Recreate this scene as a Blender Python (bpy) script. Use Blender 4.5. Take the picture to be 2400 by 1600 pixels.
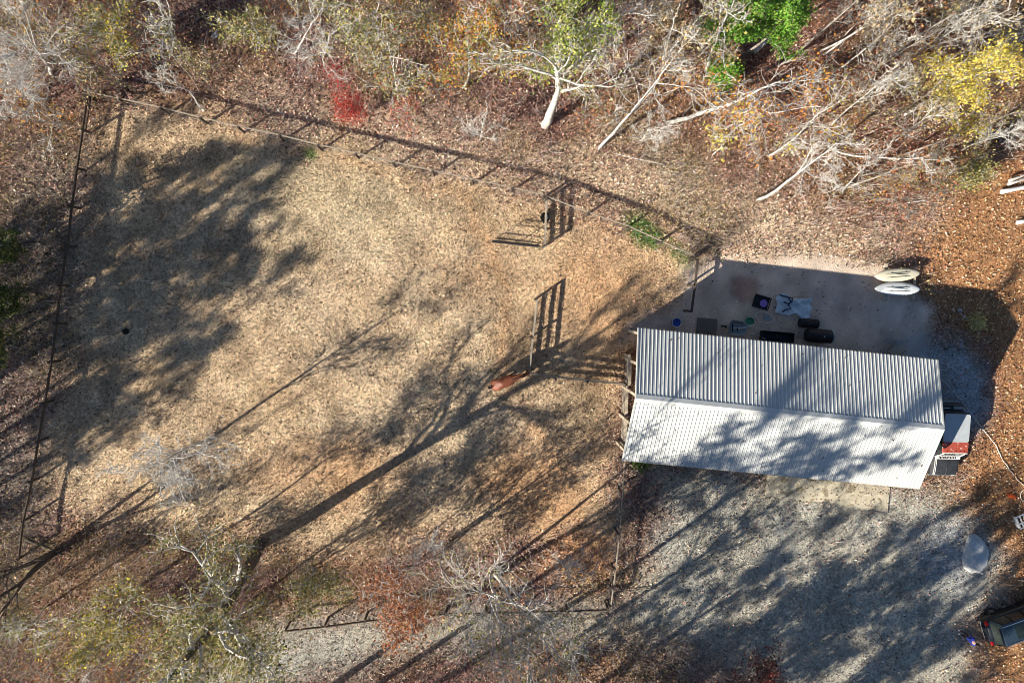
import bpy, bmesh, math
import numpy as np
from mathutils import Vector, Matrix
for o in list(bpy.data.objects): bpy.data.objects.remove(o)
SC = bpy.context.scene; COL = SC.collection
# ------------------------------------------------------------------ camera
F = 1598.0; H = 43.0
n = np.array([1120.0-1200, -(690.0-800), -F]); n /= np.linalg.norm(n)
zc = -n; xc = np.array([1.0, 0, 0])-zc*zc[0]; xc /= np.linalg.norm(xc); yc = np.cross(zc, xc)
RW = np.array([xc, yc, zc])                       # camera axes -> world
cam = bpy.data.cameras.new('camera'); co = bpy.data.objects.new('camera', cam); COL.objects.link(co)
cam.sensor_width = 36; cam.lens = 36*F/2400; cam.clip_end = 2000; cam.clip_start = 0.5
co.matrix_world = Matrix.Translation((0, 0, H)) @ Matrix([list(map(float, r)) for r in RW]).to_4x4()
SC.camera = co
# ------------------------------------------------------------------ sky, sun, exposure
AZ = math.radians(33.8); EL = math.radians(27.0); COT = 1/math.tan(EL)
SD = np.array([math.cos(AZ), math.sin(AZ)])       # direction shadows fall on the ground
w = bpy.data.worlds.new('World'); SC.world = w; w.use_nodes = True
nt = w.node_tree; sky = nt.nodes.new('ShaderNodeTexSky'); sky.sky_type = 'NISHITA'; sky.sun_disc = False
sky.sun_elevation = EL; sky.sun_rotation = math.radians(90)-(AZ+math.pi); sky.air_density = 1.0; sky.dust_density = 0.3; sky.ozone_density = 4.0
nt.links.new(sky.outputs[0], nt.nodes['Background'].inputs[0]); nt.nodes['Background'].inputs[1].default_value = 0.05
sl = bpy.data.lights.new('sun', 'SUN'); sl.energy = 5.0; sl.angle = math.radians(0.53); sl.color = (1, 0.92, 0.79)
so = bpy.data.objects.new('sun', sl); COL.objects.link(so)
so.rotation_euler = Vector((SD[0]*math.cos(EL), SD[1]*math.cos(EL), -math.sin(EL))).to_track_quat('-Z', 'Y').to_euler()
SC.view_settings.view_transform = 'Standard'; SC.view_settings.look = 'None'; SC.view_settings.gamma = 1
SC.view_settings.exposure = 0.9; SC.view_settings.use_curve_mapping = False

def at(px, py, z=0.0):                            # a measured photo point -> its place in the world at height z
    d = RW @ np.array([px-1200.0, -(py-800.0), -F]); t = (z-H)/d[2]
    return np.array([d[0]*t, d[1]*t, z])
def proj(x, y, z=0.0):
    p = np.stack([np.asarray(x, float), np.asarray(y, float), np.zeros_like(np.asarray(x, float))+z-H], -1) @ RW
    return 1200-p[..., 0]/p[..., 2]*F, 800+p[..., 1]/p[..., 2]*F
RNG = np.random.default_rng(7)
# ------------------------------------------------------------------ noise
def vnoise(x, y, s=0):
    xi = np.floor(x).astype(np.int64); yi = np.floor(y).astype(np.int64); fx = x-xi; fy = y-yi
    fx = fx*fx*(3-2*fx); fy = fy*fy*(3-2*fy)
    def h(a, b):
        v = (a*374761393+b*668265263+s*974634777) & 0xffffffff
        v = ((v ^ (v >> 13))*1274126177) & 0xffffffff
        return ((v ^ (v >> 16)) & 0xffff)/65535.0
    return (h(xi, yi)*(1-fx)+h(xi+1, yi)*fx)*(1-fy)+(h(xi, yi+1)*(1-fx)+h(xi+1, yi+1)*fx)*fy
def fbm(x, y, s=0, o=4):
    a = 0; t = 0; k = 1.0
    for i in range(o):
        a = a+vnoise(x*2**i, y*2**i, s+i*17)*k; t += k; k *= 0.55
    return a/t
# ------------------------------------------------------------------ ground zones (albedo), outlines measured on the ground
def sdist(px, py, poly):
    P = np.array(poly, float); d = np.full(px.shape, 1e18); ins = np.zeros(px.shape, bool)
    for i in range(len(P)):
        a = P[i]; b = P[(i+1) % len(P)]; e = b-a
        t = np.clip(((px-a[0])*e[0]+(py-a[1])*e[1])/(e@e), 0, 1)
        d = np.minimum(d, (px-a[0]-t*e[0])**2+(py-a[1]-t*e[1])**2)
        c = ((a[1] > py) != (b[1] > py)) & (px < (b[0]-a[0])*(py-a[1])/((b[1]-a[1]) if b[1] != a[1] else 1e-9)+a[0])
        ins ^= c
    return np.where(ins, 1, -1)*np.sqrt(d)
PASTURE = [(235, 250), (600, 300), (1000, 400), (1280, 465), (1640, 600), (1640, 700), (1480, 760), (1440, 1060), (1440, 1300), (1300, 1240), (1080, 1260), (760, 1300), (500, 1260), (280, 1200), (150, 1180), (100, 1150), (170, 700)]
FARLEFT = [(60, 330), (230, 330), (170, 800), (90, 1300), (-200, 1300), (-200, 700), (-10, 500)]
LOT = [(1500, 1085), (1790, 1110), (2210, 1150), (2290, 1230), (2340, 1300), (2330, 1390), (2280, 1480), (2290, 1640), (2000, 1700), (1720, 1580), (1560, 1510), (1380, 1480), (1200, 1490), (1000, 1530), (760, 1580), (400, 1700), (350, 1640), (560, 1500), (640, 1450), (900, 1440), (1100, 1450), (1380, 1425), (1480, 1400), (1510, 1330), (1540, 1200)]
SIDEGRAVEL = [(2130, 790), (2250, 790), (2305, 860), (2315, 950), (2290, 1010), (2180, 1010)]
PAD = [(1600, 640), (1700, 598), (1830, 595), (1960, 610), (2060, 625), (2140, 680), (2190, 720), (2180, 790), (2180, 860), (1450, 800), (1500, 750), (1560, 728), (1600, 700)]
STRAW = [(2120, 600), (2250, 480), (2300, 380), (2600, 330), (2700, 900), (2650, 1700), (2300, 1650), (2300, 1480), (2350, 1380), (2310, 1240), (2230, 1160), (2270, 1060), (2320, 960), (2310, 850), (2240, 780), (2180, 700)]
RIMGRASS = [(1000, 270), (1300, 330), (1560, 330), (1700, 400), (2000, 520), (2200, 470), (2220, 640), (2060, 625), (1700, 600), (1640, 590), (1290, 455), (900, 370), (500, 250), (520, 200), (760, 250)]
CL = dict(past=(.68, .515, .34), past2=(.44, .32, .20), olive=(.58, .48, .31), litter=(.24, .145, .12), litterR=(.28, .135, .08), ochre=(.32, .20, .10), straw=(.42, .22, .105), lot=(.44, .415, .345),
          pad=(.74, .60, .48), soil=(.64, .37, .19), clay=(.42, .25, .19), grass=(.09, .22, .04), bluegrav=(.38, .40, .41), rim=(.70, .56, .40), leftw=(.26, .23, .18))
def sm(d, wd): return np.clip(d/wd*0.5+0.5, 0, 1)
def zones(x, y):
    px, py = proj(x, y)
    wx = (fbm(x*.5, y*.5, 3)-.5)*110+(fbm(x*2.5, y*2.5, 5)-.5)*50; wy = (fbm(x*.5, y*.5, 9)-.5)*110+(fbm(x*2.5, y*2.5, 11)-.5)*50
    qx, qy = px+wx, py+wy
    col = np.zeros(px.shape+(3,)); W = {}
    def lay(k, m, wn=None):
        nonlocal col
        m = np.clip(m, 0, 1)[..., None]; col[...] = col*(1-m)+np.array(CL[k])*m
    lay('litter', np.ones(px.shape))
    lay('litterR', sm(qx-1650, 500)*sm(900-qy, 300))
    lay('ochre', sm(fbm(x*.22, y*.22, 51)-.52, .06)*.6)
    rim = sm(sdist(qx, qy, RIMGRASS), 60)*.85; lay('rim', rim)
    fl = sm(sdist(qx, qy, FARLEFT), 60); lay('leftw', fl*.7)
    pa = sm(sdist(qx, qy, PASTURE), 45); lay('past', pa)
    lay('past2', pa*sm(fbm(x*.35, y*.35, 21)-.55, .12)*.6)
    lay('olive', pa*sm(230-np.hypot(qx-760, (qy-420)*1.3), 90)*.5)
    so_ = np.maximum.reduce([sm(70-np.hypot(qx-1350, qy-1310), 40), sm(120-np.hypot(qx-1260, (qy-1130)*1.2), 60)*.75, sm(110-np.hypot((qx-760)*.7, (qy-1110)*1.5), 60)*.5, sm(130-np.hypot(qx-1420, (qy-660)*.8), 70)*.55, sm(60-np.hypot(qx-1160, qy-640), 60)*.5, sm(60-np.hypot(qx-2180, qy-590), 40)*.7])
    lay('soil', so_)
    tr_ = np.minimum.reduce([np.abs(sdist(qx*.5+px*.5, qy*.5+py*.5, [(630, 350), (860, 395), (1060, 450), (1150, 560), (1185, 700), (1180, 860), (1300, 1100), (900, 1800), (-400, 1500), (-400, 300), (600, 330)]))])
    lay('soil', pa*np.exp(-(tr_/13)**2)*.35*(qx > 560)); lay('past2', pa*np.exp(-((tr_-26)/9)**2)*.45*(qx > 560))
    st = sm(sdist(qx, qy, STRAW), 50); lay('straw', st*.9)
    lo = sm(sdist(px+wx*.6, py+wy*.6, LOT), 45); lay('lot', lo)
    pd = sm(sdist(px+wx*.35, py+wy*.35, PAD), 18); lay('pad', pd)
    cl_ = sm(34-np.hypot((px-1745)*.9+wx*.3, (py-680)+wy*.3), 8)*pd; lay('clay', cl_*.8)
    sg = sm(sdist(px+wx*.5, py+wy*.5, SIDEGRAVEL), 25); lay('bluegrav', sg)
    bg2 = sm(75-np.hypot((px-2225)*.9+wx*.5, (py-1290)+wy*.5), 30); lay('bluegrav', bg2*.8)
    gr = np.maximum(sm(32-np.hypot((px-1510)*.75, (py-540)-(px-1510)*.45)+wx*.3, 14), sm(16-np.hypot(px-728, py-360)+wx*.2, 8)*.8)
    gr = np.maximum(gr, sm(26-np.hypot((px-1585)*.8, (py-590)-(px-1585)*.4)+wx*.4, 16)*.6)
    lay('grass', gr)
    hard = np.clip(lo*.85+pd+sg*.8, 0, 1)
    v = .62+.76*fbm(x*1.1, y*1.1, 31)
    col = col*v[..., None]*(1+.1*(fbm(x*.25, y*.25, 41)-.5)[..., None]*np.array([1, 0, -1.5]))
    return col, dict(past=np.clip(pa*(1-hard)*(1-st), 0, 1), hard=hard, straw=np.clip(st*(1-hard), 0, 1), fl=fl, rim=rim*(1-hard), grass=gr,
                     wood=np.clip((1-pa)*(1-hard)*(1-st), 0, 1), soil=so_, px=px, py=py, bare=np.clip(pd+so_*.6+cl_, 0, 1))
# ------------------------------------------------------------------ materials
def mat(name, col=(.5, .5, .5), rough=.7, metal=0, attr=None, noise=None, bump=None, transl=0, spec=.3, dirt=None, oi=0):
    m = bpy.data.materials.new(name); m.use_nodes = True; t = m.node_tree; N = t.nodes; L = t.links; b = N['Principled BSDF']
    b.inputs['Roughness'].default_value = rough; b.inputs['Metallic'].default_value = metal; b.inputs['Specular IOR Level'].default_value = spec
    src = None
    if attr:
        a = N.new('ShaderNodeAttribute'); a.attribute_name = attr; src = a.outputs['Color']
    else:
        r = N.new('ShaderNodeRGB'); r.outputs[0].default_value = (*col, 1); src = r.outputs[0]
    tc = N.new('ShaderNodeTexCoord')
    for (sc, lo, hi) in (noise or []):
        nz = N.new('ShaderNodeTexNoise'); nz.inputs['Scale'].default_value = sc; nz.inputs['Detail'].default_value = 5; nz.inputs['Roughness'].default_value = .65
        L.new(tc.outputs['Object'], nz.inputs['Vector'])
        mr = N.new('ShaderNodeMapRange'); mr.inputs[1].default_value = .33; mr.inputs[2].default_value = .67; mr.inputs[3].default_value = lo; mr.inputs[4].default_value = hi
        L.new(nz.outputs[0], mr.inputs[0])
        if name == 'ground':
            am = N.new('ShaderNodeMix'); am.data_type = 'FLOAT'; L.new(a.outputs['Alpha'], am.inputs[0]); am.inputs[2].default_value = 1; L.new(mr.outputs[0], am.inputs[3]); mr = am
        mx = N.new('ShaderNodeVectorMath'); mx.operation = 'SCALE'; L.new(src, mx.inputs[0]); L.new(mr.outputs[0], mx.inputs[3]); src = mx.outputs[0]
    if dirt:
        dc, sc, th = dirt
        nz = N.new('ShaderNodeTexNoise'); nz.inputs['Scale'].default_value = sc; nz.inputs['Detail'].default_value = 6; L.new(tc.outputs['Object'], nz.inputs['Vector'])
        mr = N.new('ShaderNodeMapRange'); mr.inputs[1].default_value = th; mr.inputs[2].default_value = th+.06; L.new(nz.outputs[0], mr.inputs[0])
        mx = N.new('ShaderNodeMix'); mx.data_type = 'RGBA'; L.new(mr.outputs[0], mx.inputs[0]); L.new(src, mx.inputs[6]); mx.inputs[7].default_value = (*dc, 1); src = mx.outputs[2]
    if oi:
        oo_ = N.new('ShaderNodeObjectInfo'); mr = N.new('ShaderNodeMapRange'); mr.inputs[3].default_value = 1-oi; mr.inputs[4].default_value = 1+oi*.6; L.new(oo_.outputs['Random'], mr.inputs[0])
        mx = N.new('ShaderNodeVectorMath'); mx.operation = 'SCALE'; L.new(src, mx.inputs[0]); L.new(mr.outputs[0], mx.inputs[3]); src = mx.outputs[0]
    L.new(src, b.inputs['Base Color'])
    if bump:
        nz = N.new('ShaderNodeTexNoise'); nz.inputs['Scale'].default_value = bump[0]; nz.inputs['Detail'].default_value = 4; L.new(tc.outputs['Object'], nz.inputs['Vector'])
        bp = N.new('ShaderNodeBump'); bp.inputs['Distance'].default_value = bump[1]; bp.inputs['Strength'].default_value = 1
        L.new(nz.outputs[0], bp.inputs['Height']); L.new(bp.outputs[0], b.inputs['Normal'])
    if transl:
        tr = N.new('ShaderNodeBsdfTranslucent'); L.new(src, tr.inputs[0]); ms = N.new('ShaderNodeMixShader'); ms.inputs[0].default_value = transl
        L.new(b.outputs[0], ms.inputs[1]); L.new(tr.outputs[0], ms.inputs[2]); L.new(ms.outputs[0], N['Material Output'].inputs[0])
    return m
M = dict(
    ground=mat('ground', attr='Col', rough=1, spec=.1, noise=[(4, .68, 1.3), (12, .45, 1.45)], bump=(14, .06)),
    clutter=mat('clutter', attr='Col', rough=.9, spec=.15, transl=.12),
    leaf=mat('leaf', attr='Col', rough=.6, spec=.3, transl=.3),
    bark=mat('pale_bark', (.70, .67, .62), rough=.9, noise=[(1.2, .75, 1.15), (7, .45, 1.25)]),
    darkbark=mat('dark_bark', (.12, .10, .085), rough=.9, noise=[(3, .6, 1.2), (20, .6, 1.3)], bump=(20, .03)),
    greybark=mat('grey_bark', (.34, .30, .26), rough=.9, noise=[(3, .6, 1.2), (18, .7, 1.25)]),
    postwood=mat('post_wood', (.09, .07, .055), rough=.9, noise=[(12, .7, 1.3)]),
    railwood=mat('rail_wood', (.30, .26, .21), rough=.9, noise=[(8, .65, 1.3)]),
    lightwood=mat('light_wood', (.52, .44, .34), rough=.85, noise=[(7, .7, 1.2)]),
    roof=mat('white_metal_roof', (.60, .615, .60), rough=.45, spec=.5, noise=[(.5, .88, 1.05), (5, .93, 1.03)], dirt=((.40, .36, .30), 9, .72), oi=.06),
    wall=mat('barn_siding', (.22, .17, .12), rough=.85, noise=[(5, .7, 1.2)]),
    darkmetal=mat('dark_metal', (.03, .03, .035), rough=.5, metal=.5),
    steel=mat('galvanised_steel', (.42, .43, .44), rough=.45, metal=.7, noise=[(9, .8, 1.1)]),
    black=mat('black_plastic', (.02, .022, .026), rough=.5, noise=[(10, .7, 1.4)]),
    concrete=mat('concrete', (.62, .56, .42), rough=.9, noise=[(1.1, .75, 1.1), (14, .9, 1.08)], dirt=((.32, .27, .18), 1.6, .56)),
    blackpaint=mat('black_paint', (.012, .014, .018), rough=.22, spec=.6),
    fadedblack=mat('faded_black_paint', (.035, .038, .043), rough=.5, noise=[(4, .8, 1.3)]),
    bluegreypaint=mat('white_grey_paint', (.46, .50, .52), rough=.5, noise=[(2, .9, 1.05)], dirt=((.75, .76, .76), 7, .68)),
    redpaint=mat('peeling_red_paint', (.42, .085, .055), rough=.6, noise=[(5, .8, 1.15)], dirt=((.72, .62, .55), 5, .6)),
    whitepaint=mat('white_paint', (.78, .78, .75), rough=.5, noise=[(8, .9, 1.03)]),
    glass=mat('dark_glass', (.02, .03, .028), rough=.08, spec=.7),
    rubber=mat('rubber', (.018, .018, .018), rough=.85), chrome=mat('chrome', (.6, .6, .62), rough=.2, metal=1),
    redlamp=mat('red_lamp', (.3, .01, .01), rough=.2), lamp=mat('clear_lamp', (.7, .72, .74), rough=.1),
    roofskytint=mat('glossy_dark_roof_sky_tint', (.03, .05, .075), rough=.12, spec=.9),  # blue sky reflection on the black SUV put into its roof colour
    tarp=mat('pale_tarp', (.62, .74, .78), rough=.75, noise=[(3, .88, 1.1)]), navy=mat('navy_strap', (.03, .05, .12), rough=.7),
    blue=mat('blue_plastic', (.06, .13, .50), rough=.35), green=mat('green_plastic', (.09, .34, .21), rough=.5), purple=mat('purple_plastic', (.34, .20, .60), rough=.4),
    greytray=mat('grey_tray', (.36, .41, .41), rough=.5, noise=[(5, .8, 1.2)]), orange=mat('orange_plastic', (.62, .10, .02), rough=.5),
    kayaka=mat('cream_kayak', (.66, .62, .48), rough=.4, noise=[(2, .85, 1.08)]), kayakb=mat('white_kayak', (.66, .70, .72), rough=.4, noise=[(2, .85, 1.08)]),
    kseam=mat('kayak_hatch', (.10, .11, .10), rough=.6), rock=mat('pale_rock', (.62, .62, .60), rough=.9, noise=[(2, .7, 1.1), (15, .9, 1.1)], bump=(9, .03)),
    hay=mat('bay_coat', (.20, .058, .028), rough=.55, noise=[(3, .7, 1.3)], spec=.4), mane=mat('black_mane', (.012, .01, .009), rough=.7), blaze=mat('pale_blaze', (.6, .5, .4), rough=.7),
    skin=mat('skin', (.48, .27, .19), rough=.6), jacket=mat('blue_jacket', (.02, .04, .30), rough=.8), trousers=mat('dark_trousers', (.02, .02, .03), rough=.9), shoe=mat('white_shoes', (.75, .73, .7), rough=.7),
    hair=mat('dark_hair', (.02, .014, .01), rough=.7), rope=mat('pale_rope', (.78, .75, .68), rough=.8),
    turf=mat('silt', (.2, .18, .15), rough=1))
# ------------------------------------------------------------------ mesh helpers
def fast(name, V, Fc, m, parent=None, col=None, kind=None, smooth=False):
    V = np.ascontiguousarray(V, np.float32); Fc = np.ascontiguousarray(Fc, np.int32); k = Fc.shape[1]
    me = bpy.data.meshes.new(name); me.vertices.add(len(V)); me.vertices.foreach_set('co', V.ravel())
    me.loops.add(Fc.size); me.loops.foreach_set('vertex_index', Fc.ravel()); me.polygons.add(len(Fc))
    me.polygons.foreach_set('loop_start', np.arange(0, Fc.size, k, dtype=np.int32)); me.polygons.foreach_set('loop_total', np.full(len(Fc), k, np.int32))
    if smooth: me.polygons.foreach_set('use_smooth', np.ones(len(Fc), bool))
    me.update(calc_edges=True)
    if col is not None:
        a = me.color_attributes.new('Col', 'FLOAT_COLOR', 'POINT'); c = np.ones((len(V), 4), np.float32); c[:, :col.shape[-1]] = col; a.data.foreach_set('color', c.ravel())
    me.materials.append(m); o = bpy.data.objects.new(name, me); COL.objects.link(o)
    if parent is not None: o.parent = parent
    if kind: o['kind'] = kind
    return o
def tag(o, label=None, cat=None, group=None, kind=None):
    for k, v in (('label', label), ('category', cat), ('group', group), ('kind', kind)):
        if v: o[k] = v
    return o
def thing(name, label, cat, loc=(0, 0, 0), rz=0, group=None):
    o = bpy.data.objects.new(name, None); COL.objects.link(o); o.location = [float(v) for v in loc]; o.rotation_euler = (0, 0, rz); o.empty_display_size = .2
    return tag(o, label, cat, group)
def copy_tree(o, parent=None):
    c = o.copy(); COL.objects.link(c); c.parent = parent
    for ch in [x for x in bpy.data.objects if x.parent == o]: copy_tree(ch, c)
    return c
class MB:                                         # collects shapes for ONE mesh object
    def __init__(s): s.v = []; s.f = []
    def add(s, V, Fc):
        b = len(s.v); s.v += [tuple(map(float, p)) for p in V]; s.f += [tuple(b+i for i in f) for f in Fc]; return s
    def loft(s, secs, cap=True, closed=True):
        k = len(secs[0]); V = [p for q in secs for p in q]; Fc = []
        for i in range(len(secs)-1):
            for j in range(k if closed else k-1):
                a = i*k+j; b = i*k+(j+1) % k; Fc.append((a, b, b+k, a+k))
        if cap: Fc += [tuple(range(k))[::-1], tuple(range((len(secs)-1)*k, len(secs)*k))]
        return s.add(V, Fc)
    def box(s, c, d, rz=0, taper=1.0):
        x, y, z = d[0]/2, d[1]/2, d[2]/2; ca, sa = math.cos(rz), math.sin(rz); V = []
        for k, q in ((-1, 1), (1, taper)):
            for a, b in ((-1, -1), (1, -1), (1, 1), (-1, 1)): V.append((c[0]+ca*a*x*q-sa*b*y*q, c[1]+sa*a*x*q+ca*b*y*q, c[2]+k*z))
        return s.add(V, [(3, 2, 1, 0), (4, 5, 6, 7), (0, 1, 5, 4), (1, 2, 6, 5), (2, 3, 7, 6), (3, 0, 4, 7)])
    def beam(s, a, b, wd, ht):                    # rectangular bar between two points
        a = np.array(a, float); b = np.array(b, float); d = b-a; d /= np.linalg.norm(d)
        u = np.cross([0, 0, 1], d); u = u/np.linalg.norm(u) if np.linalg.norm(u) > 1e-3 else np.array([1., 0, 0]); v = np.cross(d, u)
        q = [-u*wd/2-v*ht/2, u*wd/2-v*ht/2, u*wd/2+v*ht/2, -u*wd/2+v*ht/2]
        return s.loft([[a+i for i in q], [b+i for i in q]])
    def tube(s, P, r, k=6, closed=False):
        P = [np.array(p, float) for p in P]; secs = []
        R = r if hasattr(r, '__len__') else [r]*len(P)
        for i, p in enumerate(P):
            d = (P[(i+1) % len(P)]-P[i-1]) if closed else (P[min(i+1, len(P)-1)]-P[max(i-1, 0)])
            d /= np.linalg.norm(d); h = np.array([0, 0, 1.]) if abs(d[2]) < .9 else np.array([1., 0, 0])
            u = np.cross(h, d); u /= np.linalg.norm(u); v = np.cross(d, u)
            secs.append([p+R[i]*(math.cos(t)*u+math.sin(t)*v) for t in np.arange(k)*2*math.pi/k])
        if closed: secs.append(secs[0])
        return s.loft(secs, cap=not closed)
    def lathe(s, prof, c=(0, 0, 0), k=20, axis='z'):
        secs = []
        for r, z in prof:
            q = [(r*math.cos(t), r*math.sin(t), z) for t in np.arange(k)*2*math.pi/k]
            if axis == 'y': q = [(a, z_, b) for a, b, z_ in q]
            if axis == 'x': q = [(z_, a, b) for a, b, z_ in q]
            secs.append([(c[0]+a, c[1]+b, c[2]+d) for a, b, d in q])
        return s.loft(secs)
    def build(s, name, m, parent=None, smooth=False, bevel=0, label=None):
        me = bpy.data.meshes.new(name); me.from_pydata(s.v, [], s.f); bm = bmesh.new(); bm.from_mesh(me); bmesh.ops.recalc_face_normals(bm, faces=bm.faces); bm.to_mesh(me); bm.free()
        me.materials.append(m if not isinstance(m, str) else M[m]); o = bpy.data.objects.new(name, me); COL.objects.link(o)
        if parent is not None: o.parent = parent
        if smooth:
            me.polygons.foreach_set('use_smooth', [True]*len(me.polygons))
        if bevel:
            b = o.modifiers.new('bevel', 'BEVEL'); b.width = bevel; b.segments = 2; b.limit_method = 'ANGLE'
        if label: o['label'] = label
        return o
# ------------------------------------------------------------------ ground sheet
def axis(lo, hi, st, far):
    a = np.arange(lo, hi, st); o1 = lo-np.geomspace(1, far, 14)[::-1]; o2 = a[-1]+np.geomspace(1, far, 14); return np.concatenate([o1, a, o2])
gx, gy = np.meshgrid(axis(-40, 46, .2, 400), axis(-36, 28, .2, 400))
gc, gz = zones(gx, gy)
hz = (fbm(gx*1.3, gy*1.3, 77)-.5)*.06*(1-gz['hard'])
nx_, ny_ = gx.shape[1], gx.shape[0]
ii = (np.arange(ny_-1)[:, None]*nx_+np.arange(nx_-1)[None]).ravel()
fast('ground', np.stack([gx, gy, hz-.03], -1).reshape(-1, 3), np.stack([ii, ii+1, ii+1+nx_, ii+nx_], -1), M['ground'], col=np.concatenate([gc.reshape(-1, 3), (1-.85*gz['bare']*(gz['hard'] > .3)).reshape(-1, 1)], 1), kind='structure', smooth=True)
# ------------------------------------------------------------------ ground cover
X0, X1, Y0, Y1 = -34, 41, -30, 22
def scatter(nn, wf, seed):
    r = np.random.default_rng(seed); x = r.uniform(X0, X1, nn); y = r.uniform(Y0, Y1, nn); c, z = zones(x, y); k = r.uniform(size=nn) < wf(x, y, z)
    return x[k], y[k], c[k], {a: b[k] for a, b in z.items()}, r
def tufts(x, y, c, r, ln, wd, tilt, z0=0.0, name='dry_grass', label=None, cat=None):
    N = len(x); a = r.uniform(0, 2*math.pi, N); a = np.where(r.uniform(size=N) < .35, a, (fbm(x*.4, y*.4, 91)*9+r.normal(0, .5, N)))
    L = r.uniform(*ln, N); W = r.uniform(*wd, N); t = np.radians(r.uniform(*tilt, N)); zz = r.uniform(0, z0+1e-6, N)
    d = np.stack([np.cos(a)*np.cos(t), np.sin(a)*np.cos(t), np.sin(t)], -1); s_ = np.stack([-np.sin(a), np.cos(a), np.zeros(N)], -1)
    p = np.stack([x, y, zz], -1); V = np.stack([p-s_*W[:, None]/2, p+s_*W[:, None]/2, p+d*L[:, None]], 1).reshape(-1, 3)
    o = fast(name, V, np.arange(3*N).reshape(-1, 3), M['clutter'], col=np.repeat(c, 3, 0), kind='stuff'); return tag(o, label, cat)
def darken(c, r, f, k): return np.where(r.uniform(size=len(c))[:, None] < f, c*k, c)
def vary(c, r, lo, hi, hue=.12):
    return np.clip(c*r.uniform(lo, hi, len(c))[:, None]*(1+r.normal(0, hue, (len(c), 3))*np.array([.5, .3, .6])), .01, .9)
x, y, c, z, r = scatter(560000, lambda x, y, z: np.clip((z['past']*.95+z['rim']*.6+z['fl']*.5)*(1-z['bare']*.75)*(.45+.8*fbm(x*.8, y*.8, 61)), 0, 1)*(1-z['hard']), 1)
tufts(x, y, darken(vary(c, r, .5, 1.6), r, .24, .16), r, (.10, .26), (.022, .055), (3, 48), name='dry_grass', label='tan dry pasture grass inside the board fence', cat='grass')
x, y, c, z, r = scatter(150000, lambda x, y, z: z['grass'], 2)
tufts(x, y, vary(np.tile(np.array([.10, .26, .035]), (len(x), 1)), r, .6, 1.5), r, (.08, .2), (.02, .04), (15, 60), name='green_grass', label='bright green grass patch beside the fence', cat='grass')
PAL = dict(wood=np.array([[.46, .26, .20], [.32, .13, .10], [.60, .42, .31], [.22, .10, .08], [.38, .20, .18], [.78, .64, .52], [.14, .08, .07]]),
           straw=np.array([[.60, .31, .13], [.38, .17, .08], [.80, .62, .42], [.22, .11, .06], [.62, .42, .24]]))
def flakes(x, y, zz, c, r, sz, tiltmax, name, m, parent=None):
    N = len(x); a = r.uniform(0, 2*math.pi, N); t = np.radians(r.uniform(-tiltmax, tiltmax, N)); L = r.uniform(*sz, N); W = L*r.uniform(.4, .75, N)
    u = np.stack([np.cos(a)*np.cos(t), np.sin(a)*np.cos(t), np.sin(t)], -1); t2 = np.radians(r.uniform(-tiltmax, tiltmax, N)); s_ = np.stack([-np.sin(a)*np.cos(t2), np.cos(a)*np.cos(t2), np.sin(t2)], -1)
    p = np.stack([x, y, zz], -1); V = np.stack([p-u*L[:, None]/2, p+s_*W[:, None]/2, p+u*L[:, None]/2, p-s_*W[:, None]/2], 1).reshape(-1, 3)
    return fast(name, V, np.arange(4*N).reshape(-1, 4), m, parent=parent, col=np.repeat(c, 4, 0), kind='stuff')
x, y, c, z, r = scatter(330000, lambda x, y, z: np.clip(z['wood']*.85+z['past']*.05*(1-z['bare'])+z['hard']*.035+z['rim']*.2, 0, 1)*(.5+.8*fbm(x*.7, y*.7, 71)), 3)
cc = PAL['wood'][r.integers(0, 7, len(x))]; cc = cc*.7+c*.45
tag(flakes(x, y, r.uniform(.0, .07, len(x)), darken(vary(cc, r, .4, 1.9), r, .22, .2), r, (.09, .21), 65, 'leaf_litter', M['clutter']), 'brown and mauve fallen leaves under the woods', 'leaf litter')
x, y, c, z, r = scatter(240000, lambda x, y, z: z['straw']*.9+z['hard']*.012, 4)
tag(flakes(x, y, r.uniform(.0, .08, len(x)), vary(PAL['straw'][r.integers(0, 5, len(x))], r, .25, 1.6), r, (.08, .19), 50, 'orange_leaf_litter', M['clutter']), 'orange fallen leaves and straw on the right of the barn', 'leaf litter')
# brush: thin stems and dead leaves standing in the woods
x, y, c, z, r = scatter(150000, lambda x, y, z: np.clip(z['wood']*(sm(fbm(x*.3, y*.3, 81)-.42, .12)*.8+.1)+z['rim']*.05, 0, 1), 5)
tufts(x, y, vary(np.tile(np.array([.48, .41, .36]), (len(x), 1)), r, .35, 1.7), r, (.3, 1.1), (.018, .036), (15, 75), name='woodland_brush', label='thin grey brush stems standing among fallen leaves', cat='brush')
x, y, c, z, r = scatter(330000, lambda x, y, z: np.clip(z['wood']*(sm(fbm(x*.3, y*.3, 81)-.42, .12)*.9), 0, 1), 6)
cc = PAL['wood'][r.integers(0, 5, len(x))]; gsel = sm(fbm(x*.25, y*.25, 99)-.56, .05)[:, None]*.7; cc = cc*(1-gsel)+np.array([.36, .33, .10])*gsel
tag(flakes(x, y, r.uniform(.1, .8, len(x)), darken(vary(cc, r, .4, 1.6), r, .25, .3), r, (.07, .15), 70, 'brush_leaves', M['leaf']), 'dead leaves still on low woodland brush', 'brush')
# gravel and small stones on the lot
x, y, c, z, r = scatter(130000, lambda x, y, z: z['hard']*(.3+.5*fbm(x, y, 14))*(1-z['bare']*.96), 8)
tag(flakes(x, y, np.full(len(x), .0), vary(np.tile(np.array([.42, .395, .335]), (len(x), 1)), r, .4, 1.5, .05), r, (.06, .17), 25, 'gravel', M['clutter']), 'grey gravel and crumbs on the parking lot', 'gravel')
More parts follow.
